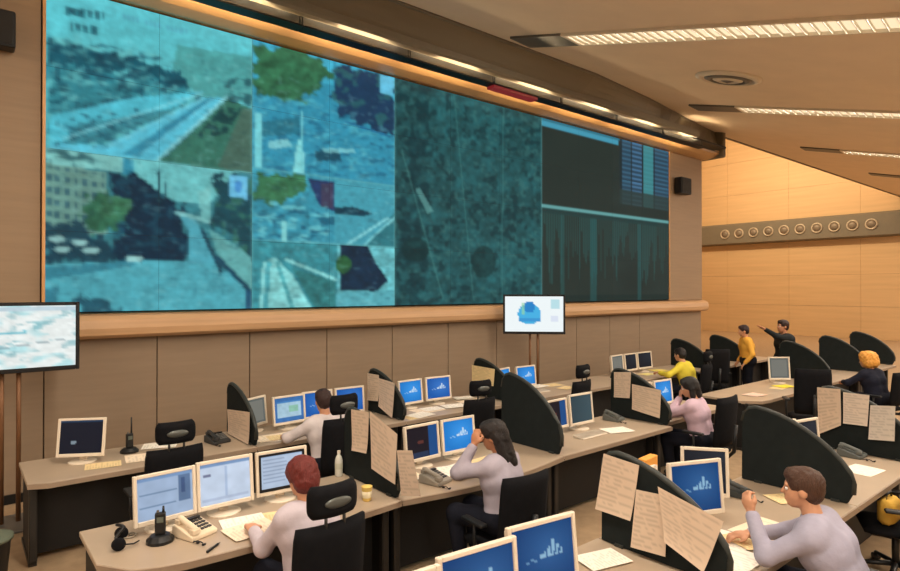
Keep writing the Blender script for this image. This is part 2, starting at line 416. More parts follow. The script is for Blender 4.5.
P.poly(z1([(250, 400), (400, 380), (560, 348), (500, 390), (300, 460), (200, 462)]), (58, 124, 136), .8)
P.poly(z1([(150, 465), (330, 470), (640, 318), (716, 318), (610, 420), (490, 520), (150, 500)]), (94, 184, 206))
P.poly(z1([(380, 500), (655, 322), (672, 322), (440, 505)]), (40, 116, 142), .75)
P.line(*z1([(560, 470)])[0], *z1([(706, 324)])[0], 3.0, (150, 218, 228), .8)
P.line(*z1([(330, 480)])[0], *z1([(640, 322)])[0], 2.0, (136, 210, 222), .7)
P.poly(z1([(490, 520), (716, 320), (790, 350), (806, 360), (806, 560), (640, 540)]), (58, 112, 96))
P.poly(z1([(690, 540), (768, 350), (806, 356), (806, 560)]), (84, 104, 92), .8)
P.noise(P.inside(z1([(620, 440), (700, 350), (770, 345), (720, 430), (640, 450)])), 6, 4, 0, 9, (18, 56, 62), .42, .85)
P.noise(P.inside(z1([(150, 380), (560, 340), (330, 480), (150, 480)])), 7, 3.2, 0, 11, (24, 74, 92), .66, .8)
P.noise(P.inside(z1([(680, 250), (806, 260), (806, 350), (720, 330)])), 7, 4, 0, 12, (28, 70, 80), .55, .7)
P.line(*z1([(190, 452)])[0], *z1([(640, 304)])[0], 1.6, (150, 214, 222), .8); P.line(*z1([(440, 500)])[0], *z1([(676, 322)])[0], 1.4, (128, 204, 222), .7); P.line(*z1([(520, 505)])[0], *z1([(712, 322)])[0], 2.4, (34, 92, 110), .7)
P.line(*z1([(500, 515)])[0], *z1([(716, 318)])[0], 3.0, (156, 216, 224), .8)
P.noise(A, 14, 9, .10, 31)
# faint caption on the sky: rows of blocky characters, too soft to read
random.seed(5)
for (x0, y0, n_, cw, ch, dy) in ((62, 9.5, 11, 3.7, 7.5, .13), (69, 25, 7, 3.7, 8, .16)):
    for i in range(n_):
        a = x0+i*cw; q = y0+i*cw*dy
        P.rect(a, q, a+2.7, q+ch, (24, 70, 84), .85)
        if i % 3 != 1: P.rect(a+.9, q+1.6, a+1.9, q+3.2, (66, 170, 180), .7)
        if i % 2: P.rect(a+.9, q+ch-3.4, a+1.9, q+ch-1.6, (66, 170, 180), .7)
for i in range(15):
    if i in (4, 9): continue
    a = 120+i*4.4; q = 17+i*1.0; P.rect(a, q, a+2.4, q+5, (84, 140, 170), .5)
# --- picture B: city avenue
B = (uu < 2) & (vv >= 2); P.clip = B
zb = lambda pts: z1(pts, 0, 140)
P.put(B, (74, 150, 164))
P.poly(zb([(140, 20), (810, 100), (810, 420), (140, 440)]), (56, 120, 130))
P.poly(zb([(400, 40), (760, 100), (660, 210), (560, 200), (430, 130)]), (116, 186, 188))
P.poly(zb([(140, 20), (392, 44), (392, 108), (140, 78)]), (134, 188, 184))
P.noise(P.inside(zb([(140, 30), (340, 50), (340, 100), (140, 80)])), 8, 4, 0, 2, (40, 84, 92), .52, .8)
P.poly(zb([(140, 76), (335, 108), (345, 300), (140, 320)]), (112, 146, 136))
wm = P.inside(zb([(140, 84), (330, 112), (330, 290), (140, 310)])); gx_ = (sx % 9) < 4.4; gy_ = ((sy-sx*.15) % 12) < 6.5
P.put(wm & gx_ & gy_, (34, 74, 92), .85)
P.poly(zb([(388, 60), (425, 65), (425, 120), (388, 110)]), (40, 130, 160), .8)
P.warp(1); P.poly(zb([(335, 108), (420, 118), (470, 140), (520, 180), (570, 220), (600, 300), (594, 392), (340, 392), (400, 260), (340, 190)]), (12, 42, 62)); P.warp(0)
P.noise(P.inside(zb([(345, 112), (500, 150), (600, 300), (594, 388), (350, 388)])), 9, 7, 0, 21, (26, 74, 92), .56, .7)
P.warp(1); P.ell(*zb([(325, 235)])[0], 22, 19, (50, 100, 76)); P.ell(*zb([(360, 215)])[0], 14, 12, (58, 106, 78)); P.warp(0)
P.noise(P.inside(zb([(260, 170), (400, 170), (400, 300), (260, 300)])), 5, 5, .3, 14)
P.warp(1); P.poly(zb([(140, 265), (260, 280), (350, 330), (360, 392), (140, 400)]), (20, 56, 72), .9); P.warp(0)
for a, b_ in ((195, 352), (285, 355), (250, 330), (425, 382), (180, 320)): P.ell(*zb([(a, b_)])[0], 8, 3.0, (176, 208, 204), .85)
P.line(*zb([(500, 110)])[0], *zb([(505, 200)])[0], 3, (20, 56, 70)); P.line(*zb([(520, 140)])[0], *zb([(524, 190)])[0], 2, (30, 70, 84))
P.poly(zb([(140, 400), (480, 388), (680, 395), (800, 490), (810, 580), (140, 580)]), (84, 162, 176))
P.poly(zb([(140, 410), (420, 388), (430, 402), (140, 450)]), (46, 112, 130), .8)
P.warp(1); P.poly(zb([(240, 500), (330, 520), (430, 570), (260, 575)]), (22, 64, 82), .8); P.warp(0)
P.poly(zb([(140, 480), (190, 470), (170, 540), (140, 545)]), (40, 100, 120), .7)
P.poly(zb([(560, 230), (620, 260), (690, 400), (600, 398), (600, 300)]), (84, 160, 176))
P.line(*zb([(560, 236)])[0], *zb([(660, 262)])[0], 4, (160, 206, 204), .7)
P.poly(zb([(625, 170), (670, 150), (668, 260), (640, 270)]), (130, 186, 184), .8)
P.poly(zb([(660, 285), (812, 380), (812, 490), (700, 395)]), (104, 164, 164))
P.line(*zb([(640, 290)])[0], *zb([(700, 420)])[0], 4, (24, 66, 84)); P.line(*zb([(690, 380)])[0], *zb([(800, 490)])[0], 5, (26, 72, 92))
P.warp(1); P.poly(zb([(680, 118), (812, 130), (812, 390), (740, 320), (675, 280)]), (24, 70, 82)); P.warp(0)
P.noise(P.inside(zb([(680, 118), (812, 130), (812, 390), (675, 280)])), 8, 8, 0, 24, (58, 110, 92), .55, .7)
P.poly(zb([(728, 116), (782, 122), (782, 192), (728, 186)]), (116, 186, 222)); P.ell(*zb([(755, 152)])[0], 4, 6, (60, 120, 190), .7)
P.poly(zb([(780, 480), (812, 490), (812, 560), (780, 550)]), (24, 62, 96), .8)
P.noise(B, 12, 8, .10, 33)
# --- pictures C: junction cameras
zc = lambda pts: z1(pts, 230, 20, .2453)
C1 = (uu >= 2) & (uu < 4) & (vv < 1.9); P.clip = C1
P.put(C1, (54, 142, 170)); P.poly(zc([(80, 40), (680, 210), (680, 330), (80, 200)]), (70, 168, 196))
for i in range(9): P.rect(255+i*15, 30, 258+i*15, 90, (30, 110, 140), .5)
P.warp(1); P.poly(zc([(80, 120), (240, 110), (400, 185), (380, 260), (290, 335), (80, 320)]), (54, 104, 74)); P.warp(0)
P.noise(P.inside(zc([(80, 110), (420, 180), (300, 340), (80, 320)])), 8, 6, .3, 41)
P.warp(1); P.poly(zc([(410, 200), (470, 190), (600, 225), (670, 300), (670, 475), (580, 465), (470, 400), (400, 330)]), (28, 58, 88)); P.warp(0)
P.noise(P.inside(zc([(410, 200), (670, 230), (670, 475), (400, 330)])), 8, 7, 0, 43, (52, 110, 110), .60, .7)
P.poly(zc([(598, 226), (655, 240), (650, 312), (598, 300)]), (112, 190, 222))
P.noise(P.inside(zc([(80, 320), (420, 330), (660, 470), (680, 640), (80, 640)])), 10, 5, 0, 44, (116, 196, 204), .64, .35)
P.noise(P.inside(zc([(80, 320), (420, 330), (660, 470), (680, 640), (80, 640)])), 9, 4, 0, 45, (20, 78, 108), .66, .5)
P.poly(zc([(92, 385), (116, 385), (116, 640), (92, 640)]), (128, 206, 214)); P.poly(zc([(270, 480), (292, 560), (292, 640), (246, 640), (250, 560)]), (140, 210, 214))
P.poly(zc([(140, 500), (220, 490), (240, 520), (150, 530)]), (150, 206, 210), .8); P.poly(zc([(330, 540), (430, 530), (440, 575), (340, 580)]), (22, 66, 84), .8); P.poly(zc([(360, 525), (490, 530), (500, 545), (370, 545)]), (150, 206, 210), .7); P.poly(zc([(120, 420), (270, 400), (270, 470), (120, 480)]), (36, 96, 112), .6)
P.line(*zc([(280, 380)])[0], *zc([(280, 600)])[0], 1.5, (120, 196, 204)); P.line(*zc([(460, 420)])[0], *zc([(640, 480)])[0], 2, (36, 110, 150))
C2 = (uu >= 2) & (uu < 4) & (vv >= 1.9) & (vv < 2.98); P.clip = C2
zd = lambda pts: z1(pts, 230, 150, .2977)
P.put(C2, (62, 146, 168)); P.warp(1); P.poly(zd([(70, 80), (250, 90), (240, 140), (150, 190), (70, 175)]), (58, 108, 76)); P.warp(0); P.noise(C2 & (sx < 305), 9, 5, .25, 51)
P.poly(zd([(250, 100), (345, 110), (345, 210), (290, 190)]), (40, 58, 100)); P.rect(318, 184, 330, 208, (84, 64, 84), .7)
P.noise(C2 & (sx < 331) & (sy > 202), 10, 4, 0, 52, (116, 190, 198), .62, .8); P.noise(C2 & (sx < 331) & (sy > 210), 10, 4, 0, 53, (22, 84, 110), .62, .8)
P.poly(zd([(162, 240), (182, 240), (182, 320), (162, 320)]), (140, 206, 208))
P.put(C2 & (sx > 331), (74, 154, 172)); P.poly(zd([(340, 195), (400, 192), (470, 215), (440, 225), (340, 215)]), (18, 60, 78)); P.poly(zd([(440, 330), (560, 190), (560, 330)]), (44, 108, 116), .8)
P.line(*zd([(380, 320)])[0], *zd([(520, 230)])[0], 2.5, (140, 204, 212)); P.line(*zd([(440, 320)])[0], *zd([(545, 225)])[0], 2, (130, 198, 206))
C3 = (uu >= 2) & (uu < 4) & (vv >= 2.98); P.clip = C3
P.put(C3, (60, 136, 146)); P.poly(zd([(90, 540), (100, 380), (140, 360), (200, 420), (270, 540)]), (140, 200, 200)); P.line(*zd([(120, 380)])[0], *zd([(110, 530)])[0], 5, (80, 160, 170)); P.line(*zd([(150, 380)])[0], *zd([(200, 530)])[0], 4, (84, 160, 166))
P.line(*zd([(180, 370)])[0], *zd([(345, 435)])[0], 3, (144, 204, 204)); P.poly(zd([(200, 400), (345, 440), (345, 540), (280, 540)]), (50, 112, 112), .8)
P.put(C3 & (sx > 333.5), (110, 182, 190)); P.poly(zd([(358, 320), (450, 320), (480, 380), (520, 440), (480, 475), (360, 470)]), (20, 44, 66)); P.ell(*zd([(370, 385)])[0], 8, 9, (44, 90, 56)); P.noise(C3, 7, 5, .22, 57)
P.poly(zd([(345, 480), (560, 470), (560, 540), (345, 540)]), (92, 164, 176), .8)
# --- picture D: aerial map over three columns
D = (uu >= 4) & (uu < 7); P.clip = D
P.put(D, (34, 80, 84)); P.noise(D, 26, 30, .20, 61); P.noise(D, 5, 5, .24, 62)
P.noise(D, 4, 4, 0, 63, (66, 112, 110), .66, .5); P.noise(D, 6, 6, 0, 64, (14, 48, 54), .64, .65)
P.noise(D & (sx < 425), 10, 9, 0, 65, (10, 42, 50), .54, .55)
P.poly([(412, 190), (416, 188), (430, 212), (424, 214)], (112, 160, 156), .7); P.ell(480, 262, 12, 16, (14, 46, 48), .6); P.ell(412, 250, 14, 12, (12, 44, 46), .6)
P.line(398, 150, 440, 300, 1.2, (84, 136, 132), .5); P.line(450, 90, 470, 300, 1.2, (70, 124, 122), .5); P.line(500, 105, 498, 302, 1.0, (74, 128, 126), .5)
# --- picture E: status tables on black
Ee = (uu >= 7); P.clip = Ee
P.put(Ee, (42, 50, 47)); P.noise(Ee, 30, 20, .12, 71)
P.rect(540, 100, 609, 400, (40, 48, 44), .6)
vtop = vv < .16; P.put(Ee & vtop & (uu < 9.2), (70, 150, 176)); P.put(Ee & (vv < .05), (46, 110, 130))
T = Ee & (uu > 9.25) & (vv < 1.6); P.put(T, (44, 66, 84)); P.put(T & ((vv*9) % 1 < .42), (64, 104, 130), .8)
for a, b_ in ((9.25, 9.32), (9.62, 9.66), (10.0, 10.05), (10.42, 10.46)): P.put(T & (uu > a) & (uu < b_), (34, 46, 52))
P.put(T & (uu > 10.05) & (uu < 10.4), (72, 148, 150), .75); P.put(T & (uu > 9.66) & (uu < 9.98) & ((vv*9) % 1 < .42), (84, 120, 160), .7); P.put(T & (vv > 1.25), (48, 60, 58), .8)
P.put(Ee & (vv > 1.88) & (vv < 1.94), (110, 160, 160)); P.put(Ee & (vv > 1.94) & (vv < 2.05), (36, 60, 60))
G = Ee & (vv > 2.05); h_ = vnoise(uu*14, uu*0+3, 81)
P.put(G & (vv < 2.25+1.4*h_) & ((uu*16) % 1 < .5), (44, 92, 92), .55); P.put(G & (vv > 3.86), (30, 44, 42)); P.put(Ee & (np.abs(uu-8.42) < .10) & (vv > 2.05), (40, 96, 98), .5)
P.put(G & (np.abs(uu-9.9) < .06), (44, 96, 98), .5); P.put(G & (np.abs(uu-7.55) < .05), (44, 92, 92), .5)
P.clip = full
P.noise(uu < 4, 4.0, 3.0, .08, 91); P.noise(uu < 4, 2.2, 2.0, .07, 93)
for q in (0, 1): P.noise((uu < 4) & (vv > .45), 6, 3.2, 0, 95+q, ((176, 220, 220), (16, 56, 72))[q], .74, .22)
# every window keeps a thin dark border
for m_ in ((np.abs(uu-2) < .012), (np.abs(uu-4) < .012), (np.abs(uu-7) < .012), (uu < 2) & (np.abs(vv-2) < .012), (uu > 2) & (uu < 4) & (np.abs(vv-1.9) < .012), (uu > 2) & (uu < 4) & (np.abs(vv-2.98) < .012)): P.put(m_, (120, 176, 176), .45)
vcol = lin_np(P.c*np.array((.92, 1.03, 1.03)))
vv_ = vcol.reshape(NYP*NXP, GX+1, GZ+1, 3)
for _ in range(1):                                      # soft focus, as camera feeds look on such displays
    q_ = np.pad(vv_, ((0, 0), (1, 1), (1, 1), (0, 0)), mode='edge'); vv_ = (q_[:, :-2, 1:-1]+q_[:, 2:, 1:-1]+q_[:, 1:-1, :-2]+q_[:, 1:-1, 2:]+2*q_[:, 1:-1, 1:-1])/6
vcol = vv_.reshape(-1, 3)
vw = empty('video_wall', (VW_X0+NXP*PW/2, WALL_Y-.06, VW_Z1-NYP*PH))
tag(vw, 'huge video wall of tiled displays showing traffic cameras, an aerial map and status tables', 'video wall')
M_vw = screen_mat('video_wall_picture', .92, .8)
nv = (GX+1)*(GZ+1); ii, jj = np.meshgrid(np.arange(GX), np.arange(GZ), indexing='ij'); q0 = (ii*(GZ+1)+jj).ravel()
gfaces = [tuple(q) for q in np.stack([q0, q0+1, q0+GZ+2, q0+GZ+1], 1).tolist()]
ox, oy, oz = vw.location
for r in range(NYP):
    for c in range(NXP):
        k = r*NXP+c; pp = pts[k]
        v = [(a-ox, VY-oy, z-oz) for a, z in pp.tolist()]
        xa, xb, za, zb_ = pp[:, 0].min()-ox, pp[:, 0].max()-ox, pp[:, 1].min()-oz, pp[:, 1].max()-oz
        base = len(v); v += [(x, y, z) for y in (VY-oy, VY-oy+.03) for x, z in ((xa, za), (xb, za), (xb, zb_), (xa, zb_))]
        f = gfaces+[(base+i, base+(i+1) % 4, base+4+(i+1) % 4, base+4+i) for i in range(4)]
        me = bpy.data.meshes.new('display_panel'); me.from_pydata(v, [], f)
        set_picture(me, np.concatenate([vcol[k*nv:(k+1)*nv], np.full((8, 3), .02)]))
        add_obj('display_panel', me, M_vw, vw)
fb = MB(); xa, xb = VW_X0-.03-ox, VW_X0+NXP*PW+.03-ox; za, zb_ = VW_Z1-NYP*PH-.01-oz, VW_Z1+.02-oz
fb.box(xa, xa+.03, VY-.02-oy, -0.0, za, zb_); fb.box(xb-.03, xb, VY-.02-oy, 0, za, zb_); fb.box(xa, xb, VY-.02-oy, 0, zb_, zb_+.02)
fb.build('frame', mat('lit_frame_wood', (206, 152, 96), 0.45), vw)  # wooden trim; its orange paints in the lit edge line

# ================================================================== DESKS
M_top = mat('desk_laminate', (176, 156, 134), 0.38, var=0.04, scale=4)
M_edge = mat('desk_edge_band', (150, 130, 110), 0.5, var=0.05)
M_under = mat('charcoal_panel', (26, 25, 25), 0.6, var=0.1)
M_leg = mat('dark_steel_leg', (60, 58, 56), 0.4, 0.5)
M_sail = mat('dark_green_felt', (30, 35, 35), 0.85, var=0.12, scale=14, bump=.15, bscale=300, spec=0.15)
M_rim = mat('sail_rim', (50, 53, 50), 0.5, var=0.05)
ROWS = {1: (6.12, 7.02), 2: (3.86, 4.76), 3: (1.55, 2.45)}
DZ = 0.74
def desk(row, x0, x1, label, y0=None, y1=None, bulge=0.0, round_l=0.0, round_r=0.0, group=None):
    a, b = ROWS[row]; a = y0 if y0 is not None else a; b = y1 if y1 is not None else b
    x0 += .004; x1 -= .004; w_ = x1-x0; n = 14; front = []
    for i in range(n+1):
        t = i/n; x = x0+w_*t; y = a-bulge*math.sin(PI*t)
        if round_l and x-x0 < round_l: y += round_l*.6*(1-math.sqrt(max(0, 1-(1-(x-x0)/round_l)**2)))
        if round_r and x1-x < round_r: y += round_r*.6*(1-math.sqrt(max(0, 1-(1-(x1-x)/round_r)**2)))
        front.append((x, y))
    poly = front+[(x1, b), (x0, b)]; cx = (x0+x1)/2
    o = empty('console_desk', (cx, b, 0)); tag(o, label, 'desk', group or 'consoles in row %d' % row)
    loc = lambda u, q, t: (u-cx, q-b, t)
    MB().prism(poly, loc, DZ-.035, DZ).build('worktop', M_top, o, bevel=.004, seg=1)
    eb = MB()
    for (p, q) in zip(front, front[1:]):
        eb.add([(p[0]-cx, p[1]-b-.012, DZ-.045), (q[0]-cx, q[1]-b-.012, DZ-.045), (q[0]-cx, q[1]-b-.012, DZ-.003), (p[0]-cx, p[1]-b-.012, DZ-.003), (p[0]-cx, p[1]-b-.0, DZ-.045), (q[0]-cx, q[1]-b-.0, DZ-.045), (q[0]-cx, q[1]-b-.0, DZ-.003), (p[0]-cx, p[1]-b-.0, DZ-.003)],
               [(0, 1, 2, 3), (3, 2, 6, 7), (4, 5, 1, 0)])
    eb.build('edge_band', M_edge, o)
    MB().box(-w_/2+.075, w_/2-.075, -(b-a)+.30, -(b-a)+.325, .05, DZ-.035).build('modesty_panel', M_under, o)
    for s_ in (-1, 1):
        e = MB().box(s_*(w_/2-.05)-.02, s_*(w_/2-.05)+.02, -(b-a)+.20, -.065, .04, DZ-.035).build('end_panel', M_under, o)
        MB().box(s_*(w_/2-.05)-.03, s_*(w_/2-.05)+.03, -(b-a)+.16, -.04, 0, .04).build('foot_rail', M_leg, o)
        MB().box(s_*(w_/2-.05)-.03, s_*(w_/2-.05)+.03, -(b-a)+.13, -(b-a)+.19, .04, DZ-.036).build('leg', M_leg, o, bevel=.008, seg=1)
    MB().box(-w_/2+.1, w_/2-.1, -.22, -.08, DZ-.16, DZ-.04).build('cable_tray', M_under, o)
    return o
R1X = [.48, 2.45, 4.35, 6.27, 8.2, 10.1, 12.0, 13.7, 15.2]
ordn = ['first', 'second', 'third', 'fourth', 'fifth', 'sixth', 'seventh', 'eighth']
for i in range(8): desk(1, R1X[i], R1X[i+1], 'console desk in the row under the video wall, %s from the left' % ordn[i], round_l=.12 if i == 0 else 0)
R2X = [.66, 2.7, 4.65, 6.65, 8.35]
for i in range(4): desk(2, R2X[i], R2X[i+1], 'console desk in the middle row, %s from the left' % ordn[i], y0=4.02 if i == 3 else None, bulge=(.06, .12, .0, 0)[i], round_l=.45 if i == 0 else 0, round_r=.2 if i == 3 else 0)
R2B = [8.95, 11.9, 13.85, 15.7]
for i in range(3): desk(2, R2B[i], R2B[i+1], 'console desk of the middle row beyond the aisle, %s from the aisle' % ordn[i], round_l=.4 if i == 0 else 0)
R3X = [.95, 3.3, 5.3, 7.0, 8.9]
for i in range(4): desk(3, R3X[i], R3X[i+1], 'console desk in the nearest row, %s from the left' % ordn[i])

def sail(row, x, label, hmax=1.36, y0=None):
    a, b = ROWS[row]; a = y0 if y0 is not None else a
    k = (hmax-DZ)/(1.37-DZ)
    prof = [(.06, .745), (.025, .82), (.02, .90), (.045, .98), (.10, 1.05), (.17, 1.12), (.26, 1.19), (.36, 1.25), (.46, 1.30), (.56, 1.335), (.66, 1.36), (.74, 1.37), (.80, 1.355), (.84, 1.31), (.855, 1.24), (.86, .745)]
    prof = [(u, DZ+(q-DZ)*k) for u, q in prof]
    o = empty('desk_divider', (x, a, DZ)); tag(o, label, 'divider', 'sail-shaped dividers between the consoles')
    MB().prism(prof, lambda u, q, t: (t, u, q-DZ), -.018, .018).build('panel', M_sail, o, bevel=.004, seg=1)
    MB().path([(0, u, q-DZ) for u, q in prof[1:-1]], .021, 8).build('rim', M_rim, o, smooth=True)
    for u in (.14, .72): MB().box(-.03, .03, u-.03, u+.03, .002, .02).build('foot', M_rim, o)
    return o
G_R1 = ['beside the row-end console', 'left of two bright blue screens', 'with a buff sheet, right of the two bright blue screens', 'behind the lone television stand', 'left of three tiny dark screens', 'with a yellow sleeve in front', 'with a small yellow sheet, by the tall chair']
for i, x in enumerate(R1X[1:-1]):
    if i not in (3, 4): sail(1, x, 'dark back-row divider '+G_R1[i], 1.31)
sail(2, 2.7, 'dark divider hung with white sheets, beside the red-haired operator', 1.34)
sail(2, 4.65, 'tall bare dark green divider behind the dark-haired woman', 1.47)
sail(2, 6.65, 'dark divider with two pale sheets, left of the pink-shirted operator', 1.35)
for x, l in ((11.9, 'grey-green divider below the standing pointing man'), (13.85, 'dark bare divider against the timber wall, left of a pair'), (15.7, 'dark bare divider against the timber wall, right of a pair')): sail(2, x, l, 1.42)
sail(3, 3.3, 'dark divider covered with large printed sheets in the foreground', 1.33)
sail(3, 5.3, 'large bare dark divider right behind the man with brown hair', 1.375)
sail(3, 7.0, 'dark divider with three hanging sheets at the right edge', 1.37)
# ================================================================== MONITORS
M_bez = mat('cream_bezel', (222, 208, 188), 0.45, var=0.03)
M_bezd = mat('black_bezel', (22, 22, 24), 0.4, var=0.05)
M_mon = screen_mat('monitor_picture', 1.0, 0.25)
NXM, NZM = 40, 30
_u, _v = np.meshgrid(np.linspace(0, 1, NXM+1), np.linspace(0, 1, NZM+1), indexing='ij'); _u = _u.ravel(); _v = _v.ravel()   # v runs down
def pic(kind):
    p = Paint(_u, _v, (20, 90, 170)); al = np.ones(len(_u), bool)
    if kind in ('blue', 'navy', 'midblue'):
        base = {'blue': (28, 120, 200), 'midblue': (26, 88, 168), 'navy': (14, 62, 116)}[kind]
        p.put(al, base); g = np.clip(1-np.hypot(_u-.6, _v-.42)/.6, 0, 1); p.put(al, tuple(min(255, c+46) for c in base), g*.7)
        wcol = (214, 232, 240) if kind != 'navy' else (150, 190, 214)
        # white emblem: a small slanted skyline of strokes
        for a, t in ((.42, .50), (.48, .45), (.55, .38), (.62, .30), (.69, .40), (.76, .46)): p.poly([(a, .56), (a+.05, .56), (a+.065, t), (a+.03, t)], wcol, .9)
        for a, t in ((.22, .56), (.28, .52), (.34, .55)): p.rect(a, t, a+.05, t+.035, wcol, .6)
    elif kind in ('doc', 'doc2', 'doc3'):
        p.put(al, {'doc': (158, 178, 206), 'doc2': (196, 210, 230), 'doc3': (176, 192, 214)}[kind]); p.rect(0, 0, 1, .07, (120, 150, 190))
        if kind == 'doc':
            p.rect(.74, .1, .96, .7, (92, 116, 150)); p.rect(.04, .38, .72, .43, (112, 136, 166)); p.rect(.04, .68, .7, .72, (112, 136, 166)); p.rect(.80, .16, .86, .5, (60, 80, 120), .8)
        if kind == 'doc2':
            p.rect(.06, .24, .2, .32, (96, 100, 130), .8); p.rect(.5, .12, .53, .9, (170, 188, 216)); p.rect(.04, .86, .96, .9, (176, 190, 214))
        if kind == 'doc3':
            for i in range(7): p.rect(.08, .16+.1*i, .55+.05*(i % 3), .19+.1*i, (146, 160, 186))
        p.noise(al, .2, .2, .05, 4)
    elif kind == 'window':
        p.put(al, (60, 110, 170)); p.rect(.1, .14, .92, .82, (164, 196, 214)); p.rect(.1, .14, .92, .22, (70, 130, 190)); p.rect(.5, .34, .8, .6, (140, 190, 170)); p.noise(al, .15, .15, .08, 6)
    elif kind == 'dark':
        p.put(al, (24, 26, 34)); p.put(al, (50, 60, 72), np.clip(1-np.hypot(_u-.9, _v-.1), 0, 1)*.5)
    elif kind == 'darkdot':
        p.put(al, (18, 22, 36)); p.ell(.32, .66, .07, .06, (170, 190, 200), .7); p.rect(.0, .0, 1, .05, (30, 60, 90))
    elif kind == 'darkred':
        p.put(al, (26, 20, 30)); p.rect(.72, 0, 1, 1, (26, 74, 130)); p.ell(.45, .5, .1, .06, (120, 60, 50), .7); p.rect(0, .82, .7, 1, (44, 70, 110), .6)
    elif kind == 'teal':
        p.put(al, (48, 66, 74)); p.put(al, (70, 92, 100), _u*.6)
    elif kind == 'grey':
        p.put(al, (96, 100, 98)); p.rect(.1, .1, .9, .9, (130, 128, 118), .6)
    elif kind == 'map':
        p.put(al, (232, 238, 236)); p.noise(al, .18, .14, 0, 8, (150, 214, 222), .60, .6); p.noise(al, .1, .09, 0, 12, (110, 170, 180), .70, .6); p.rect(0, .02, 1, .07, (190, 210, 220))
        p.line(.05, .5, .6, .42, .04, (84, 180, 200), .7); p.line(.3, .7, .95, .55, .02, (120, 140, 150), .5); p.noise(al, .05, .05, .06, 15)
    elif kind == 'news':
        p.put(al, (238, 246, 248)); p.ell(.42, .5, .2, .3, (70, 176, 226)); p.rect(.25, .62, .62, .72, (60, 150, 210)); p.ell(.42, .3, .1, .16, (40, 130, 200)); p.rect(.28, .2, .34, .5, (150, 210, 170), .7); p.rect(.8, .1, .93, .34, (170, 216, 226), .8); p.rect(.78, .55, .9, .7, (214, 222, 240), .8)
    return lin_np(p.c)
SCR = {}
def screen_mesh(kind, wd, h):
    if (kind, wd, h) not in SCR:
        v = [((a-.5)*wd, 0, (1-b)*h) for a, b in zip(_u.tolist(), _v.tolist())]
        i, j = np.meshgrid(np.arange(NXM), np.arange(NZM), indexing='ij'); q = (i*(NZM+1)+j).ravel()
        f = [tuple(t) for t in np.stack([q, q+1, q+NZM+2, q+NZM+1], 1).tolist()]
        me = bpy.data.meshes.new('screen'); me.from_pydata(v, [], f); set_picture(me, pic(kind)); me.materials.append(M_mon); SCR[(kind, wd, h)] = me
    return SCR[(kind, wd, h)]
MONP = {}
def frame_mesh(wd, h, bz, dp):
    b = MB(); b.box(-wd/2, -wd/2+bz, -dp/2, dp/2, 0, h); b.box(wd/2-bz, wd/2, -dp/2, dp/2, 0, h)
    b.box(-wd/2+bz, wd/2-bz, -dp/2, dp/2, 0, bz*1.3); b.box(-wd/2+bz, wd/2-bz, -dp/2, dp/2, h-bz, h)
    return b
def monitor(x, y, rz, kind, label, wd=.41, h=.335, bez='cream', lift=.06, tilt=6, z=DZ, bz=.024, group='desk monitors', inner=False):
    o = empty('monitor', (x, y, z+.001), math.radians(rz)); tag(o, label, 'monitor', group)
    mb = M_bez if bez == 'cream' else M_bezd
    T = Matrix.Translation((0, 0, lift)) @ Matrix.Rotation(-math.radians(tilt), 4, 'X')
    def put(name, b, m, bevel=.0):
        q = b.build(name, m, o, bevel=bevel, seg=1); q.matrix_local = T; return q
    put('bezel', frame_mesh(wd, h, bz, .03), mb, .004)
    if inner: put('inner_frame', frame_mesh(wd-2*bz+.002, h-2.3*bz, .016, .028), M_bezd).location += Vector((0, 0, bz*1.25))
    put('back_shell', MB().box(-wd/2+.015, wd/2-.015, .004, .05, .015, h-.015), mb if bez == 'cream' else M_bezd, .012)
    s = bpy.data.objects.new('screen', screen_mesh(kind, round(wd-2*bz, 3), round(h-2.3*bz, 3))); C.objects.link(s); s.parent = o
    s.matrix_local = T @ Matrix.Translation((0, -.004, bz*1.3))
    MB().box(-.035, .035, .05, .085, .012, lift+h*.45).build('stand_neck', mb, o, bevel=.006, seg=1)
    MB().lathe([(.12, 0), (.12, .008), (.10, .014), (.03, .018)], 20, Matrix.Translation((0, .05, 0))).build('stand_base', mb, o, smooth=False)
    return o
# middle row
monitor(1.13, 4.42, 4, 'doc', 'cream monitor with a pale grey-blue window, leftmost in the middle row')
monitor(1.545, 4.44, 0, 'doc2', 'cream monitor with a nearly white screen, second in the middle row', h=.345)
monitor(1.985, 4.45, -4, 'doc3', 'monitor with black inner frame and white screen, facing the red-haired operator', inner=True)
monitor(3.36, 4.45, 2, 'darkred', 'cream monitor with a dark picture and blue edge, left of the dark-haired woman')
monitor(3.80, 4.45, -2, 'blue', 'cream monitor with a bright blue screen, beside the head of the dark-haired woman')
monitor(5.27, 4.47, 2, 'darkred', 'cream monitor half hidden by the tall bare divider, dark screen with reddish tint')
monitor(5.70, 4.45, -2, 'teal', 'cream monitor with a blank slate screen, right of the tall bare divider', h=.36)
monitor(7.10, 4.50, 4, 'midblue', 'cream monitor with a blue screen behind the two sheets on the divider')
monitor(7.56, 4.50, -3, 'blue', 'cream monitor with a blue screen beside the pink-shirted operator')
monitor(11.15, 4.42, -38, 'grey', 'small white monitor with a grey screen at the end beyond the aisle', wd=.38, h=.40)
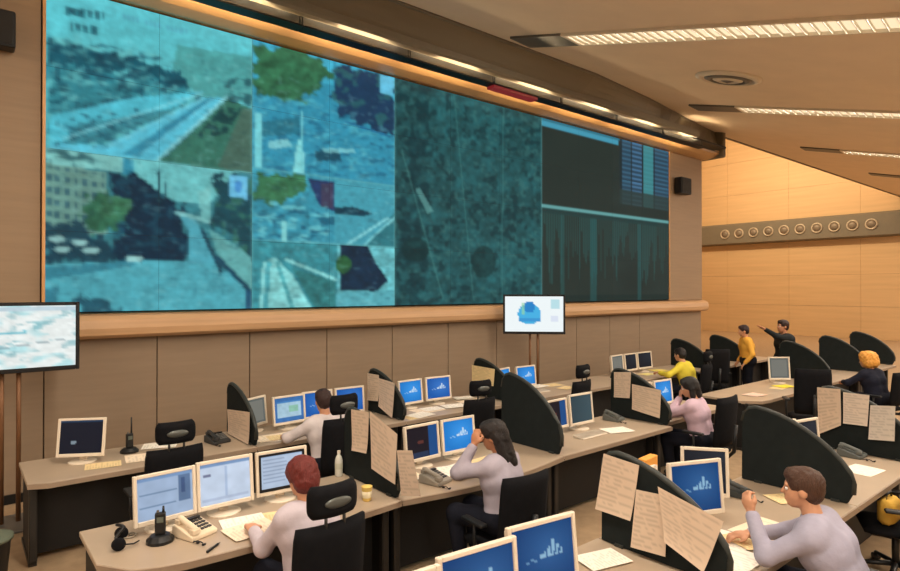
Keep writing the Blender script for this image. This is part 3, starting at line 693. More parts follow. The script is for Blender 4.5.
# row under the video wall
monitor(.93, 6.62, -30, 'darkdot', 'lone cream monitor with a black screen at the far left of the back row', wd=.42, h=.36, tilt=9)
monitor(2.71, 6.80, 26, 'grey', 'cream monitor seen narrow, right beside the leftmost back-row divider', wd=.36)
monitor(3.06, 6.66, 4, 'window', 'cream monitor with a light window on blue, left of the back-row operator', wd=.42)
monitor(3.47, 6.74, 0, 'midblue', 'cream monitor with a blue screen, just left of the back-row operator\'s head')
monitor(3.92, 6.74, -4, 'midblue', 'cream monitor with a blue screen, just right of the back-row operator\'s chair')
monitor(4.88, 6.74, 3, 'blue', 'bright blue monitor in the back row, left one of the pair above the white papers', wd=.42)
monitor(5.37, 6.74, -3, 'midblue', 'bright blue monitor in the back row, right one of the pair above the white papers', wd=.44)
monitor(6.73, 6.78, 12, 'blue', 'small blue monitor peeping out behind the tall bare divider', wd=.38)
monitor(7.22, 6.76, -2, 'blue', 'small blue monitor on the back row below the hanging television', wd=.44)
monitor(9.74, 6.76, 3, 'grey', 'tiny pale monitor, left of three in the distant back row', wd=.40)
monitor(10.18, 6.76, 0, 'dark', 'tiny dark monitor, middle of three in the distant back row', wd=.40)
monitor(10.66, 6.76, -3, 'dark', 'tiny dark monitor, right of three in the distant back row', wd=.46)
# nearest row
monitor(1.40, 2.02, -4, 'navy', 'cream monitor with dark blue screen at the bottom edge, left of three', wd=.45, h=.36, lift=.10)
monitor(1.87, 2.03, -6, 'navy', 'cream monitor with dark blue screen at the bottom edge, middle of three', wd=.45, h=.36, lift=.10)
monitor(2.34, 2.06, -8, 'navy', 'cream monitor with dark blue screen at the bottom edge, right of three', wd=.45, h=.36, lift=.10)
monitor(3.52, 2.26, -4, 'grey', 'cream monitor mostly hidden behind the large printed sheets', wd=.40, lift=.11)
monitor(3.95, 2.10, -22, 'navy', 'cream monitor with dark blue screen and white emblem facing the brown-haired man', wd=.44, h=.37, lift=.09)
monitor(4.36, 2.26, -52, 'dark', 'dark monitor turned aside, right of the blue screen of the brown-haired man', wd=.34, h=.36, lift=.09)
monitor(5.78, 2.25, -12, 'dark', 'cream monitor peeping over the large bare divider', wd=.40, lift=.12)
monitor(6.22, 2.22, -12, 'dark', 'cream monitor hidden behind the large bare divider, next to another', wd=.40, lift=.08)

# televisions on tall floor stands behind the back row
def television(x, y, rz, zc, kind, wd, h, label):
    o = empty('television', (x, y, 0), math.radians(rz)); tag(o, label, 'television', 'televisions on floor stands')
    q = frame_mesh(wd, h, .035, .05).build('bezel', M_bezd, o, bevel=.006, seg=1); q.location = (0, -.08, zc-h/2)
    MB().box(-wd/2+.02, wd/2-.02, -.07, -.01, zc-h/2+.02, zc+h/2-.02).build('back_shell', M_bezd, o, bevel=.01, seg=1)
    s = bpy.data.objects.new('screen', screen_mesh(kind, round(wd-.07, 3), round(h-.0805, 3))); C.objects.link(s); s.parent = o; s.location = (0, -.086, zc-h/2+.0455)
    for s_ in (-1, 1): MB().tube((s_*.07, .02, .03), (s_*.07, .02, zc+.1), .022).build('pole', mat('bronze_pole', (120, 84, 56), .4, .4), o, smooth=True)
    MB().box(-.16, .16, -.01, .01, zc-.15, zc+.15).build('mount_plate', M_grey, o)
    MB().box(-.35, .35, -.28, .28, 0, .03).build('base_plate', M_grey, o, bevel=.01)
television(.445, 7.5, 0, 1.90, 'map', 1.17, .71, 'flat television with a pale map at the left edge, on a floor stand')
television(8.2, 7.5, -45, 1.93, 'news', 1.12, .72, 'flat television with white and blue picture on a stand before the wall panels')

# ================================================================== CHAIRS
M_fab = mat('black_upholstery', (18, 18, 21), 0.9, var=0.15, scale=20, bump=.2, bscale=300, spec=.15)
M_plast = mat('black_plastic', (24, 24, 25), 0.45)
def pad(wd, h, th, curve=0.0, nx=8, nz=8):
    """soft upright cushion, rounded outline, bowed along its width"""
    b = MB(); v = []; f = []
    for side in (0, 1):
        for j in range(nz+1):
            for i in range(nx+1):
                s_ = -1+2*i/nx; t = -1+2*j/nz
                e = 1-.16*abs(t)**4-.0*s_; x = s_*wd/2*e; z = (t*.5+.5)*h
                edge = max(0, 1-max(abs(s_)**6, abs(t)**6)); y = curve*(s_*s_)
                v.append((x, y+(-th*.5 if side else th*.5)*(.35+.65*edge**.5), z))
    n1 = (nx+1)*(nz+1); idx = lambda s_, i, j: s_*n1+j*(nx+1)+i
    for s_ in (0, 1):
        for j in range(nz):
            for i in range(nx): f.append((idx(s_, i, j), idx(s_, i+1, j), idx(s_, i+1, j+1), idx(s_, i, j+1)))
    for i in range(nx):
        f.append((idx(0, i, 0), idx(0, i+1, 0), idx(1, i+1, 0), idx(1, i, 0))); f.append((idx(0, i, nz), idx(0, i+1, nz), idx(1, i+1, nz), idx(1, i, nz)))
    for j in range(nz):
        f.append((idx(0, 0, j), idx(0, 0, j+1), idx(1, 0, j+1), idx(1, 0, j))); f.append((idx(0, nx, j), idx(0, nx, j+1), idx(1, nx, j+1), idx(1, nx, j)))
    return b.add(v, f)
def make_chair(head=True):
    o = empty('office_chair'); tag(o, 'black office chair', 'chair', 'black office chairs at the consoles')
    s = pad(.48, .46, .09); s.v = [(x, z-.21, .425+y*1.0) for x, y, z in s.v]; s.build('seat', M_fab, o, smooth=True)
    bk = pad(.47, .54, .075, .04); bk.v = [(x/(1-.16*abs(2*z/.54-1)**4)*(1-.05*abs(2*z/.54-1)**6), -.25+y-(z*.10), .505+z) for x, y, z in bk.v]; bk.build('backrest', M_fab, o, smooth=True)
    MB().path([(0, -.05, .36), (0, -.24, .36), (0, -.34, .46), (0, -.365, .75)], .022).build('back_support', M_plast, o, smooth=True)
    if not head: hr = None
    else: hr = pad(.32, .185, .085, .03); hr.v = [(x, -.305+y, 1.085+z) for x, y, z in hr.v]; hr = hr.build('headrest', M_fab, o, smooth=True)
    if head: MB().lathe([(.075, 0), (.075, .008), (.06, .014), (.01, .016)], 24, Matrix.Translation((0, -.338, 1.175)) @ Matrix.Rotation(PI/2, 4, 'X') @ Matrix.Diagonal((1.15, .42, 1, 1))).build('oval_sheen', mat('sheen_grey', (96, 98, 94), .35, .4), hr, smooth=True)  # grey oval paints in the pale sheen on the headrest back
    for s_ in (-1, 1) if head else (): MB().tube((s_*.06, -.31, 1.0), (s_*.06, -.305, 1.11), .010, .010, 8).build('headrest_post', M_leg, o, smooth=True)
    for s_ in (-1, 1):
        a = MB().path([(s_*.2, .0, .37), (s_*.275, .0, .38), (s_*.29, .0, .50), (s_*.29, .0, .63)], .015).build('arm_post', M_plast, o, smooth=True)
        MB().box(s_*.29-.035, s_*.29+.035, -.12, .13, .63, .66).build('armrest', M_plast, o, bevel=.012)
    MB().tube((0, 0, .08), (0, 0, .38), .028, .03).build('gas_column', M_leg, o, smooth=True)
    for k in range(5):
        a = 2*PI*k/5+.3; c, s_ = math.cos(a), math.sin(a)
        MB().tube((0, 0, .10), (c*.30, s_*.30, .065), .026, .017, 8).build('base_leg', M_plast, o, smooth=True)
        MB().tube((c*.30-s_*.025, s_*.30+c*.025, .03), (c*.30+s_*.025, s_*.30-c*.025, .03), .03, .03, 12).build('caster', M_plast, o)
    return o
chair0 = make_chair(); chair1 = make_chair(False)
CH = [(1.47, 5.74, 0, .99, 'black office chair with headrest, standing empty at the far-left back-row desk'),
      (3.04, 5.66, 4, 1.04, 'black office chair of the operator in the back row'),
      (5.02, 5.72, -6, 1.0, 'black office chair half hidden behind the tall bare divider'),
      (6.98, 5.74, 6, 1.02, 'black empty chair whose headrest stands before the wall panels'),
      (11.30, 5.72, -40, 1.20, 'black empty chair in the far back row, right of the yellow jacket'),
      (1.70, 3.42, 2, .99, 'black office chair of the red-haired operator'),
      (3.36, 3.40, -4, .95, 'black office chair of the dark-haired woman in the middle row'),
      (7.00, 3.62, 0, 1.08, 'black office chair of the pink-shirted operator'),
      (9.62, 3.42, -58, 1.20, 'black empty office chair beyond the aisle, behind the hanging sheets'),
      (4.02, 1.10, 0, 1.03, 'black office chair under the brown-haired man'),
      (6.08, 1.50, 25, .95, 'black office chair under the desk at bottom right, yellow bag on its seat'),
      (10.4, 5.64, 8, 1.0, 'black chair under the seated operator in yellow'),
      (11.86, 3.10, -10, 1.0, 'black chair under the operator with big blond curls')]
used = set()
for k, (x, y, r, sz, lab) in enumerate(CH):
    src = chair1 if k in (4, 6, 7, 8, 9, 10, 12) else chair0
    if src not in used:
        src.location = (x, y, 0); src.rotation_euler = (0, 0, math.radians(r)); src.scale = (1, 1, sz); src['label'] = lab; used.add(src)
    else: clone(src, (x, y, 0), math.radians(r), lab, sz=sz)

# ================================================================== PAPERS
M_paper = print_mat('printed_paper')
def sheet_cols(n, m, seed, tint, dens):
    rnd = random.Random(seed); out = []
    for i in range(n+1):
        for j in range(m+1):
            c = list(tint)
            if 0 < i < n and 1 < j < m-1 and j % 2 == 0 and rnd.random() < dens and i < n*(.55+.45*math.sin(j*7.1+seed)**2): c = [q*.90 for q in c]
            out.append(c)
    return lin_np(out)
def sheet_mesh(c4, out, seed, tint, dens=.8, curl=.006, th=.0012, n=14, m=26):
    """c4: corners tl, tr, br, bl; out: direction the front faces"""
    rnd = random.Random(seed); a, b, c, d = [Vector(q) for q in c4]; out = Vector(out); v = []
    ph = rnd.random()*6
    for layer in (0, 1):
        for i in range(n+1):
            for j in range(m+1):
                s_ = i/n; t = j/m; p = (a*(1-s_)+b*s_)*(1-t)+(d*(1-s_)+c*s_)*t
                k = curl*(.5+.5*math.sin(ph+s_*3+t*2.2))+curl*2.0*(t-.0)**6*(.5+.5*math.sin(ph))
                v.append(p+out*(k+(th if layer == 0 else 0)))
    N1 = (n+1)*(m+1); f = []
    for i in range(n):
        for j in range(m):
            q = i*(m+1)+j; f.append((q, q+1, q+m+2, q+m+1)); f.append((N1+q, N1+q+m+1, N1+q+m+2, N1+q+1))
    me = bpy.data.meshes.new('paper_sheet'); me.from_pydata(v, [], f)
    cols = sheet_cols(n, m, seed, tint, dens); set_picture(me, np.concatenate([cols, cols]))
    for q in me.polygons: q.use_smooth = True
    return me
def on_x(px, py, X):
    r = (px-450)/FPX; d = X/(r*math.cos(YAW)+math.sin(YAW)); a = r*d
    return Vector((X, d*math.cos(YAW)-a*math.sin(YAW), CAM_H-(py-HOR)*d/FPX))
CREAM = (246, 226, 200); WHITE = (250, 242, 228); BUFF = (238, 212, 160); YEL = (240, 220, 70)
HUNG = (216, 193, 170)
def hang(X, pxs, label, tint=HUNG, seed=1):
    pts = [on_x(a, b, X) for a, b in pxs]
    for p in pts: p.z = max(p.z, DZ+.012)
    cen = sum(pts, Vector())/4
    me = sheet_mesh([p-cen for p in pts], (-1, 0, 0), seed, tint)
    o = add_obj('paper_sheet', me, M_paper, loc=cen); tag(o, label, 'sheet of paper', 'sheets pinned to the dividers')
hang(3.262, [(604, 453), (639, 465), (631, 520), (596, 508)], 'printed sheet highest on the foreground divider, with a dark fold line', seed=1)
hang(3.252, [(636, 489), (667, 495), (665, 556), (631, 546)], 'printed sheet in the middle of the foreground divider', seed=2)
hang(3.240, [(658, 486), (723, 521), (704, 571), (665, 541)], 'large slanting printed sheet lowest on the foreground divider', seed=3)
hang(2.662, [(352, 409), (369, 412), (368, 453), (353, 450)], 'sheet farthest up on the divider beside the red-haired operator', seed=4)
hang(2.652, [(370, 411), (398, 434), (396, 484), (372, 468)], 'long sheet in the middle of the divider beside the red-haired operator', seed=5)
hang(2.640, [(397, 450), (413, 450), (421, 496), (402, 495)], 'sheet hanging over the near end of the divider, left of the dark screen', seed=6)
hang(2.412, [(228, 409), (250, 412), (250, 444), (229, 434)], 'single cream sheet on the leftmost divider of the back row', seed=7)
hang(4.312, [(368, 373), (379, 375), (379, 401), (368, 400)], 'narrow sheet at the back of the divider left of the two bright blue screens', seed=8)
hang(4.302, [(379, 378), (395, 383), (393, 418), (379, 406)], 'wider sheet on the divider left of the two bright blue screens', seed=9)
hang(6.232, [(472, 365), (495, 369), (494, 386), (472, 384)], 'buff sheet on the back-row divider above the tall bare one', BUFF, 10)
hang(6.612, [(614, 372), (631, 372), (630, 398), (614, 397)], 'small peach sheet on the divider left of the pink-shirted operator, farther one', seed=11)
hang(6.600, [(632, 384), (661, 390), (660, 418), (632, 409)], 'wide peach sheet on the divider left of the pink-shirted operator, nearer one', seed=12)
hang(6.962, [(817, 387), (840, 389), (841, 425), (818, 434)], 'left of three sheets hanging on the divider at the right edge', seed=13)
hang(6.952, [(843, 392), (869, 395), (867, 426), (843, 423)], 'middle of three sheets hanging on the divider at the right edge', (222, 206, 190), 14)
hang(6.940, [(870, 405), (895, 406), (894, 441), (868, 439)], 'right of three sheets hanging on the divider at the right edge', (214, 204, 192), 15)
hang(11.955, [(708, 350), (718, 350), (718, 372), (708, 372)], 'small yellow sheet on the far divider beside the tall black chair', YEL, 16)
# ================================================================== TELEPHONES, RADIOS, SMALL THINGS
def phone(px, py, rz, label, rgb, keyrgb=(60, 60, 62)):
    p = px_plane(px, py, DZ); o = empty('desk_phone', (p.x, p.y, DZ+.001), math.radians(rz)); tag(o, label, 'telephone', 'desk telephones')
    m = mat('phone_%d_%d_%d' % rgb, rgb, .45, var=.03)
    MB().prism([(-.10, 0), (.11, 0), (.11, .075), (.08, .08), (-.10, .03)], lambda u, q, t: (t, u, q), -.10, .10).build('base', m, o, bevel=.008)
    h = MB().path([(-.06, -.09, .065), (-.06, -.07, .075), (-.06, 0, .095), (-.06, .07, .115), (-.06, .09, .11)], .02, 10)
    h.box(-.088, -.032, -.10, -.05, .04, .075); h.box(-.088, -.032, .055, .10, .078, .112); h.build('handset', m, o, bevel=.006)
    mk = mat('phone_key_%d' % keyrgb[0], keyrgb, .5)
    kb = MB()
    for i in range(3):
        for j in range(4):
            y0 = -.06+j*.032; z0 = .03+(y0+.10)*.278; kb.box(.005+i*.028, .026+i*.028, y0, y0+.022, z0, z0+.010)
    tag(kb.build('keys', mk, o), kind='stuff')
    MB().box(.0, .085, .062, .092, .076, .090).build('display', M_bezd, o)
    MB().path([(-.09+.012*math.sin(k*1.3), -.10-.012*k*.4+.02*math.cos(k*.5), .012+.006*math.cos(k*1.3)) for k in range(24)], .004, 6).build('coiled_cord', M_plast, o, smooth=True)
phone(196, 534, 20, 'white desk telephone below the leftmost middle-row monitors', (226, 208, 180))
phone(736, 494, 10, 'dark grey desk telephone beside the hand of the brown-haired man', (58, 62, 62), (120, 120, 116))
phone(614, 420, 5, 'grey desk telephone at the foot of the divider with peach sheets', (98, 100, 96))
phone(852, 456, 0, 'grey desk telephone left below the sheets at the right edge', (92, 96, 94))
phone(549, 443, -40, 'black desk telephone at the foot of the tall bare divider', (30, 30, 32), (130, 130, 128))
phone(218, 442, 10, 'dark desk telephone at the foot of the leftmost divider', (52, 52, 52), (110, 110, 108))
phone(436, 482, 15, 'pale grey desk telephone before the bright blue screen of the middle row', (150, 142, 130))
# handheld radio in a charger
def handheld(x, y, rz, label, antenna=.16):
    o = empty('handheld_radio', (x, y, DZ+.001), math.radians(rz)); tag(o, label, 'handheld radio', 'handheld radios')
    MB().lathe([(.085, 0), (.085, .02), (.06, .045), (.045, .05)], 20).build('charger_cup', M_plast, o)
    MB().box(-.032, .032, -.02, .02, .05, .19).build('body', M_plast, o, bevel=.008)
    MB().tube((.018, 0, .188), (.018, 0, .19+antenna), .009, .006).build('antenna', M_plast, o, smooth=True)
    MB().box(-.02, .02, -.0225, -.0195, .13, .165).build('display', mat('lcd_grey', (96, 104, 96), .3), o)
    MB().tube((-.015, 0, .188), (-.015, 0, .205), .008).build('knob', M_grey, o)
p = px_plane(130, 452, DZ); handheld(p.x, p.y, 10, 'black handheld radio upright in its charger right of the lone monitor')
p = px_plane(161, 541, DZ); handheld(p.x, p.y, -20, 'black handheld radio beside the headset at the left end of the middle row', .04)
# headset lying at the left end of the middle row
p = px_plane(126, 546, DZ); o = empty('headset', (p.x-.02, p.y+.05, DZ+.001), 1.3); tag(o, 'black headset with loose cord at the left end of the middle row', 'headset')
MB().path([(-.085+.17*i/14*1.0, .0+.02*math.sin(i), .03+.10*math.sin(PI*i/14)) for i in range(15)], .010).build('headband', M_plast, o, smooth=True)
for s_ in (-1, 1):
    MB().lathe([(.038, 0), (.042, .012), (.036, .03), (.01, .034)], 18, Matrix.Translation((s_*.085, 0, .04)) @ Matrix.Rotation(s_*PI/2, 4, 'Y')).build('ear_cup', M_fab, o, smooth=True)
MB().path([(-.085, -.03, .03), (-.07, -.08, .02), (-.02, -.11, .015)], .005).build('microphone_boom', M_plast, o, smooth=True)
MB().path([(.09+.03*math.cos(k*.6)+.004*k, -.03+.03*math.sin(k*.6)-.003*k, .008) for k in range(16)], .005, 6).build('cord', mat('pale_cord', (150, 140, 124), .5), o, smooth=True)
# keyboards
def keyboard(x, y, rz, label, rgb=(214, 202, 184)):
    o = empty('keyboard', (x, y, DZ+.001), math.radians(rz)); tag(o, label, 'keyboard', 'keyboards on the desks'); m = mat('keyboard_%d' % rgb[0], rgb, .5)
    MB().prism([(-.075, 0), (.075, 0), (.075, .03), (-.075, .012)], lambda u, q, t: (t, u, q), -.22, .22).build('case', m, o, bevel=.004, seg=1)
    kb = MB()
    for i in range(17):
        for j in range(5):
            y0 = -.062+j*.026; z0 = .012+(y0+.075)*.12; kb.box(-.205+i*.0243, -.184+i*.0243, y0, y0+.021, z0, z0+.006)
    tag(kb.build('keys', mat('keycap_%d' % rgb[0], tuple(int(c*.86) for c in rgb), .5), o), kind='stuff')
for x, y, l in ((5.52, 4.20, 'cream keyboard below the blank slate screen'), (3.22, 6.40, 'cream keyboard before the back-row operator'), (7.2, 6.50, 'cream keyboard below the small blue monitor under the television')): keyboard(x, y, 0, l)
# pen-like black stylus
p = px_plane(214, 548, DZ); o = empty('pen', (p.x, p.y, DZ+.009), .7); tag(o, 'black pen lying below the white telephone', 'pen')
MB().tube((-.07, 0, 0), (.05, 0, 0), .008, .008).build('barrel', M_plast, o, smooth=True); MB().tube((.05, 0, 0), (.075, 0, 0), .007, .002).build('tip', M_grey, o); MB().box(-.07, -.02, -.003, .003, .007, .012).build('clip', M_grey, o)
# bottle, cup, boxes
p = px_plane(339, 476, DZ); o = empty('water_bottle', (p.x, p.y, DZ+.001)); tag(o, 'pale plastic water bottle standing behind the red-haired operator', 'bottle')
MB().lathe([(.030, 0), (.034, .01), (.034, .06), (.031, .08), (.034, .10), (.034, .14), (.024, .175), (.013, .19), (.013, .205)], 20).build('body', mat('milky_plastic', (206, 204, 192), .25, var=.02), o, smooth=True)
MB().tube((0, 0, .205), (0, 0, .225), .015).build('cap', M_white, o); MB().lathe([(.0347, .07), (.0350, .072), (.0350, .118), (.0347, .12)], 20).build('wrapper', mat('pale_label', (190, 190, 170), .5), o, smooth=True)
p = px_plane(367, 500, DZ); o = empty('paper_cup', (p.x, p.y, DZ+.001)); tag(o, 'yellowish paper cup right of the radio console', 'cup')
MB().lathe([(.030, 0), (.032, .004), (.042, .105), (.045, .11), (.041, .11), (.030, .01)], 20).build('cup_wall', mat('yellow_card', (226, 196, 110), .7), o, smooth=True)
MB().lathe([(.0345, .025), (.0352, .026), (.0400, .075), (.0390, .076)], 20).build('printed_band', mat('cup_print', (236, 224, 190), .7), o, smooth=True)
o = empty('file_box', (3.80, 2.39, DZ+.001), .1); tag(o, 'small orange file box behind the large printed sheets', 'box')
MB().box(-.09, .09, -.03, .03, 0, .46).build('body', mat('orange_card', (232, 160, 70), .7), o, bevel=.004, seg=1); MB().box(-.05, .05, -.032, -.03, .30, .37).build('name_tag', M_white, o)
# waste bin
o = empty('waste_bin', (.20, 6.02, 0)); tag(o, 'round black waste bin on the carpet at the left edge', 'bin')
MB().lathe([(.13, 0), (.135, .01), (.17, .40), (.175, .41), (.165, .41), (.128, .02), (.01, .015)], 28).build('body', M_plast, o, smooth=True)
MB().lathe([(.166, .385), (.186, .39), (.186, .415), (.166, .42)], 28).build('bag_rim', mat('grey_bag', (96, 104, 88), .6), o, smooth=True)
# yellow bag on the pushed-in chair
o = empty('bag', (5.98, 1.52, .455)); tag(o, 'ochre yellow bag lying on the chair seat at the bottom right', 'bag')
b = pad(.24, .20, .13); b.v = [(x, y, z+.005) for x, y, z in b.v]; b.build('pouch', mat('ochre_cloth', (214, 170, 70), .8, bump=.3), o, smooth=True)
MB().path([(-.07, 0, .19), (-.05, 0, .25), (.05, 0, .25), (.07, 0, .19)], .008).build('strap', M_plast, o, smooth=True)

# ------------------------------------------------------------------ loose papers, laid where the desks are free
FOOT = []
for ob in list(bpy.data.objects):
    if ob.parent is None and ob.get('category') in ('monitor', 'telephone', 'radio', 'handheld radio', 'headset', 'keyboard', 'pen', 'bottle', 'cup', 'box'):
        r = {'monitor': (.13, .13), 'telephone': (.13, .13), 'radio': (.21, .12), 'handheld radio': (.09, .09), 'headset': (.16, .14), 'keyboard': (.225, .08), 'pen': (.07, .07)}.get(ob['category'], (.1, .05))
        off = .05 if ob['category'] == 'monitor' else 0
        FOOT.append((ob.location.x-r[0], ob.location.x+r[0], ob.location.y+off-r[1], ob.location.y+off+r[1], None))
for q in (3.3, 5.3, 7.0): FOOT.append((q-.05, q+.05, 1.5, 2.5, None))
for q in (2.7, 4.65, 6.65): FOOT.append((q-.05, q+.05, 3.8, 4.8, None))
for q in (2.45, 4.35, 6.27): FOOT.append((q-.05, q+.05, 6.1, 7.1, None))
def lay(px, py, rot, label, tint, w_, h_, seed, lvl):
    p = px_plane(px, py, DZ); c, s_ = math.cos(math.radians(rot)), math.sin(math.radians(rot))
    ex = abs(c)*w_/2+abs(s_)*h_/2; ey = abs(s_)*w_/2+abs(c)*h_/2
    row = min(ROWS.values(), key=lambda ab: abs(p.y-(ab[0]+ab[1])/2)); best = None
    lo_y = row[0]+(.18 if px_plane(px, py, DZ).x > 6.7 and row[0] > 3 and row[0] < 5 else .02)
    for i in range(-9, 10):
        for j in range(-9, 10):
            x = p.x+i*.04; y = min(max(p.y, lo_y+ey), row[1]-.02-ey)+j*.04
            if y-ey < lo_y or y+ey > row[1]-.01: continue
            if any(x+ex > f[0] and x-ex < f[1] and y+ey > f[2] and y-ey < f[3] and (f[4] is None or f[4] == lvl) for f in FOOT): continue
            d = (x-p.x)**2+(y-p.y)**2
            if best is None or d < best[0]: best = (d, x, y)
    if best is None: return
    x, y = best[1:]; FOOT.append((x-ex, x+ex, y-ey, y+ey, lvl))
    cs = [Vector((a*c-b*s_, a*s_+b*c, 0)) for a, b in ((-w_/2, h_/2), (w_/2, h_/2), (w_/2, -h_/2), (-w_/2, -h_/2))]
    o = add_obj('paper_sheet', sheet_mesh(cs, (0, 0, 1), seed, tint, .7, .0012), M_paper, loc=(x, y, DZ+.001+.0045*lvl)); tag(o, label, 'sheet of paper', 'papers lying on the desks')
LAY = [(103, 464, 80, 'cream sheet lying under the lone monitor at the far left', BUFF), (152, 447, 70, 'cream sheet lying behind the black handheld radio', WHITE),
       (285, 437, 80, 'buff sheet on the back-row desk under the pale window screen', BUFF), (262, 444, 60, 'sheet on the back-row desk right of the leftmost divider', WHITE),
       (432, 409, 85, 'white sheet under the left bright blue screen of the back row', WHITE), (452, 406, 75, 'white sheet under the right bright blue screen of the back row', WHITE), (410, 418, 95, 'buff sheet near the desk edge before the two bright blue screens', BUFF), (436, 414, 100, 'white sheet at the desk edge below the bright blue pair', WHITE), (462, 398, 70, 'small white stack edge right of the bright blue pair', WHITE),
       (552, 385, 80, 'buff sheet below the small blue monitor under the television', BUFF), (566, 388, 100, 'buff sheet left of the rounded empty chair back', BUFF), (535, 386, 95, 'white sheet left below the television stand', WHITE),
       (638, 373, 85, 'pale yellow sheet below the three tiny monitors', (240, 226, 150)), (655, 371, 70, 'pale yellow sheet at the yellow sleeve', (240, 222, 120)), (620, 376, 90, 'pale sheet left below the three tiny monitors', WHITE),
       (186, 553, 65, 'white sheet at the desk edge below the white telephone', WHITE), (228, 515, 80, 'white sheet lying under the nearly white screen', WHITE), (252, 530, 95, 'cream sheet beside the sleeve of the red-haired operator', CREAM), (272, 517, 75, 'buff sheet under the screen of the red-haired operator', BUFF), (236, 541, 85, 'white sheet at the desk edge before the red-haired operator', WHITE),
       (428, 492, 80, 'white sheet at the near desk edge left of the dark-haired woman', WHITE), (440, 473, 95, 'white sheet under the dark screen with a blue edge', WHITE), (452, 468, 75, 'white sheet under the bright blue screen of the middle row', WHITE), (476, 458, 95, 'buff sheet at the elbow of the dark-haired woman', BUFF),
       (583, 436, 80, 'buff sheet at the desk edge right of the tall bare divider', BUFF), (602, 430, 70, 'white sheet under the blank slate screen', WHITE), (606, 412, 95, 'white sheet at the foot of the divider with peach sheets', WHITE), (578, 446, 100, 'white sheet nearest the edge right of the tall bare divider', WHITE),
       (742, 484, 60, 'bright cream sheet between the dark monitor and the large bare divider', BUFF), (752, 540, 70, 'cream sheet under the hand of the brown-haired man', BUFF), (748, 562, 85, 'white sheet at the bottom edge beside the brown-haired man', WHITE), (722, 540, 95, 'white sheet right of the large slanting printed sheet', WHITE),
       (602, 560, 75, 'white sheet left of the foreground divider', WHITE), (862, 470, 85, 'white sheet right of the large bare divider', WHITE), (838, 452, 70, 'cream sheet under the sheets at the right edge', CREAM), (790, 386, 70, 'yellow sheet beside the small white monitor beyond the aisle', YEL), (778, 388, 95, 'buff sheet in front of the small white monitor beyond the aisle', BUFF), (755, 395, 85, 'pinkish sheet at the aisle end of the middle row', (240, 206, 186))]
LAY += [(444, 478, 92, 'large white sheet spread before the dark-haired woman', WHITE), (466, 470, 88, 'large cream sheet between the dark-haired woman and the blue screen', CREAM), (424, 484, 84, 'large cream sheet at the foot of the divider with three sheets', CREAM),
        (444, 402, 88, 'large cream sheet centred before the bright blue pair', CREAM), (404, 408, 92, 'large cream sheet right of the divider before the bright blue pair', CREAM), (290, 428, 86, 'large cream sheet before the back-row operator', CREAM),
        (212, 538, 70, 'large white sheet at the desk edge right of the black pen', WHITE), (120, 458, 82, 'large cream sheet left of the black handheld radio', CREAM), (590, 440, 86, 'large cream sheet at the desk edge below the blank slate screen', CREAM), (728, 560, 88, 'large white sheet at the foot of the foreground divider', WHITE), (765, 530, 84, 'large cream sheet before the brown-haired man', CREAM)]
for i, (a, b, r, l, t) in enumerate(LAY): lay(a, b, r, l, t, .30 if l.startswith('large') else .25 if i % 2 else .21, .42 if l.startswith('large') else .33 if i % 2 else .297, 20+i, i % 3)
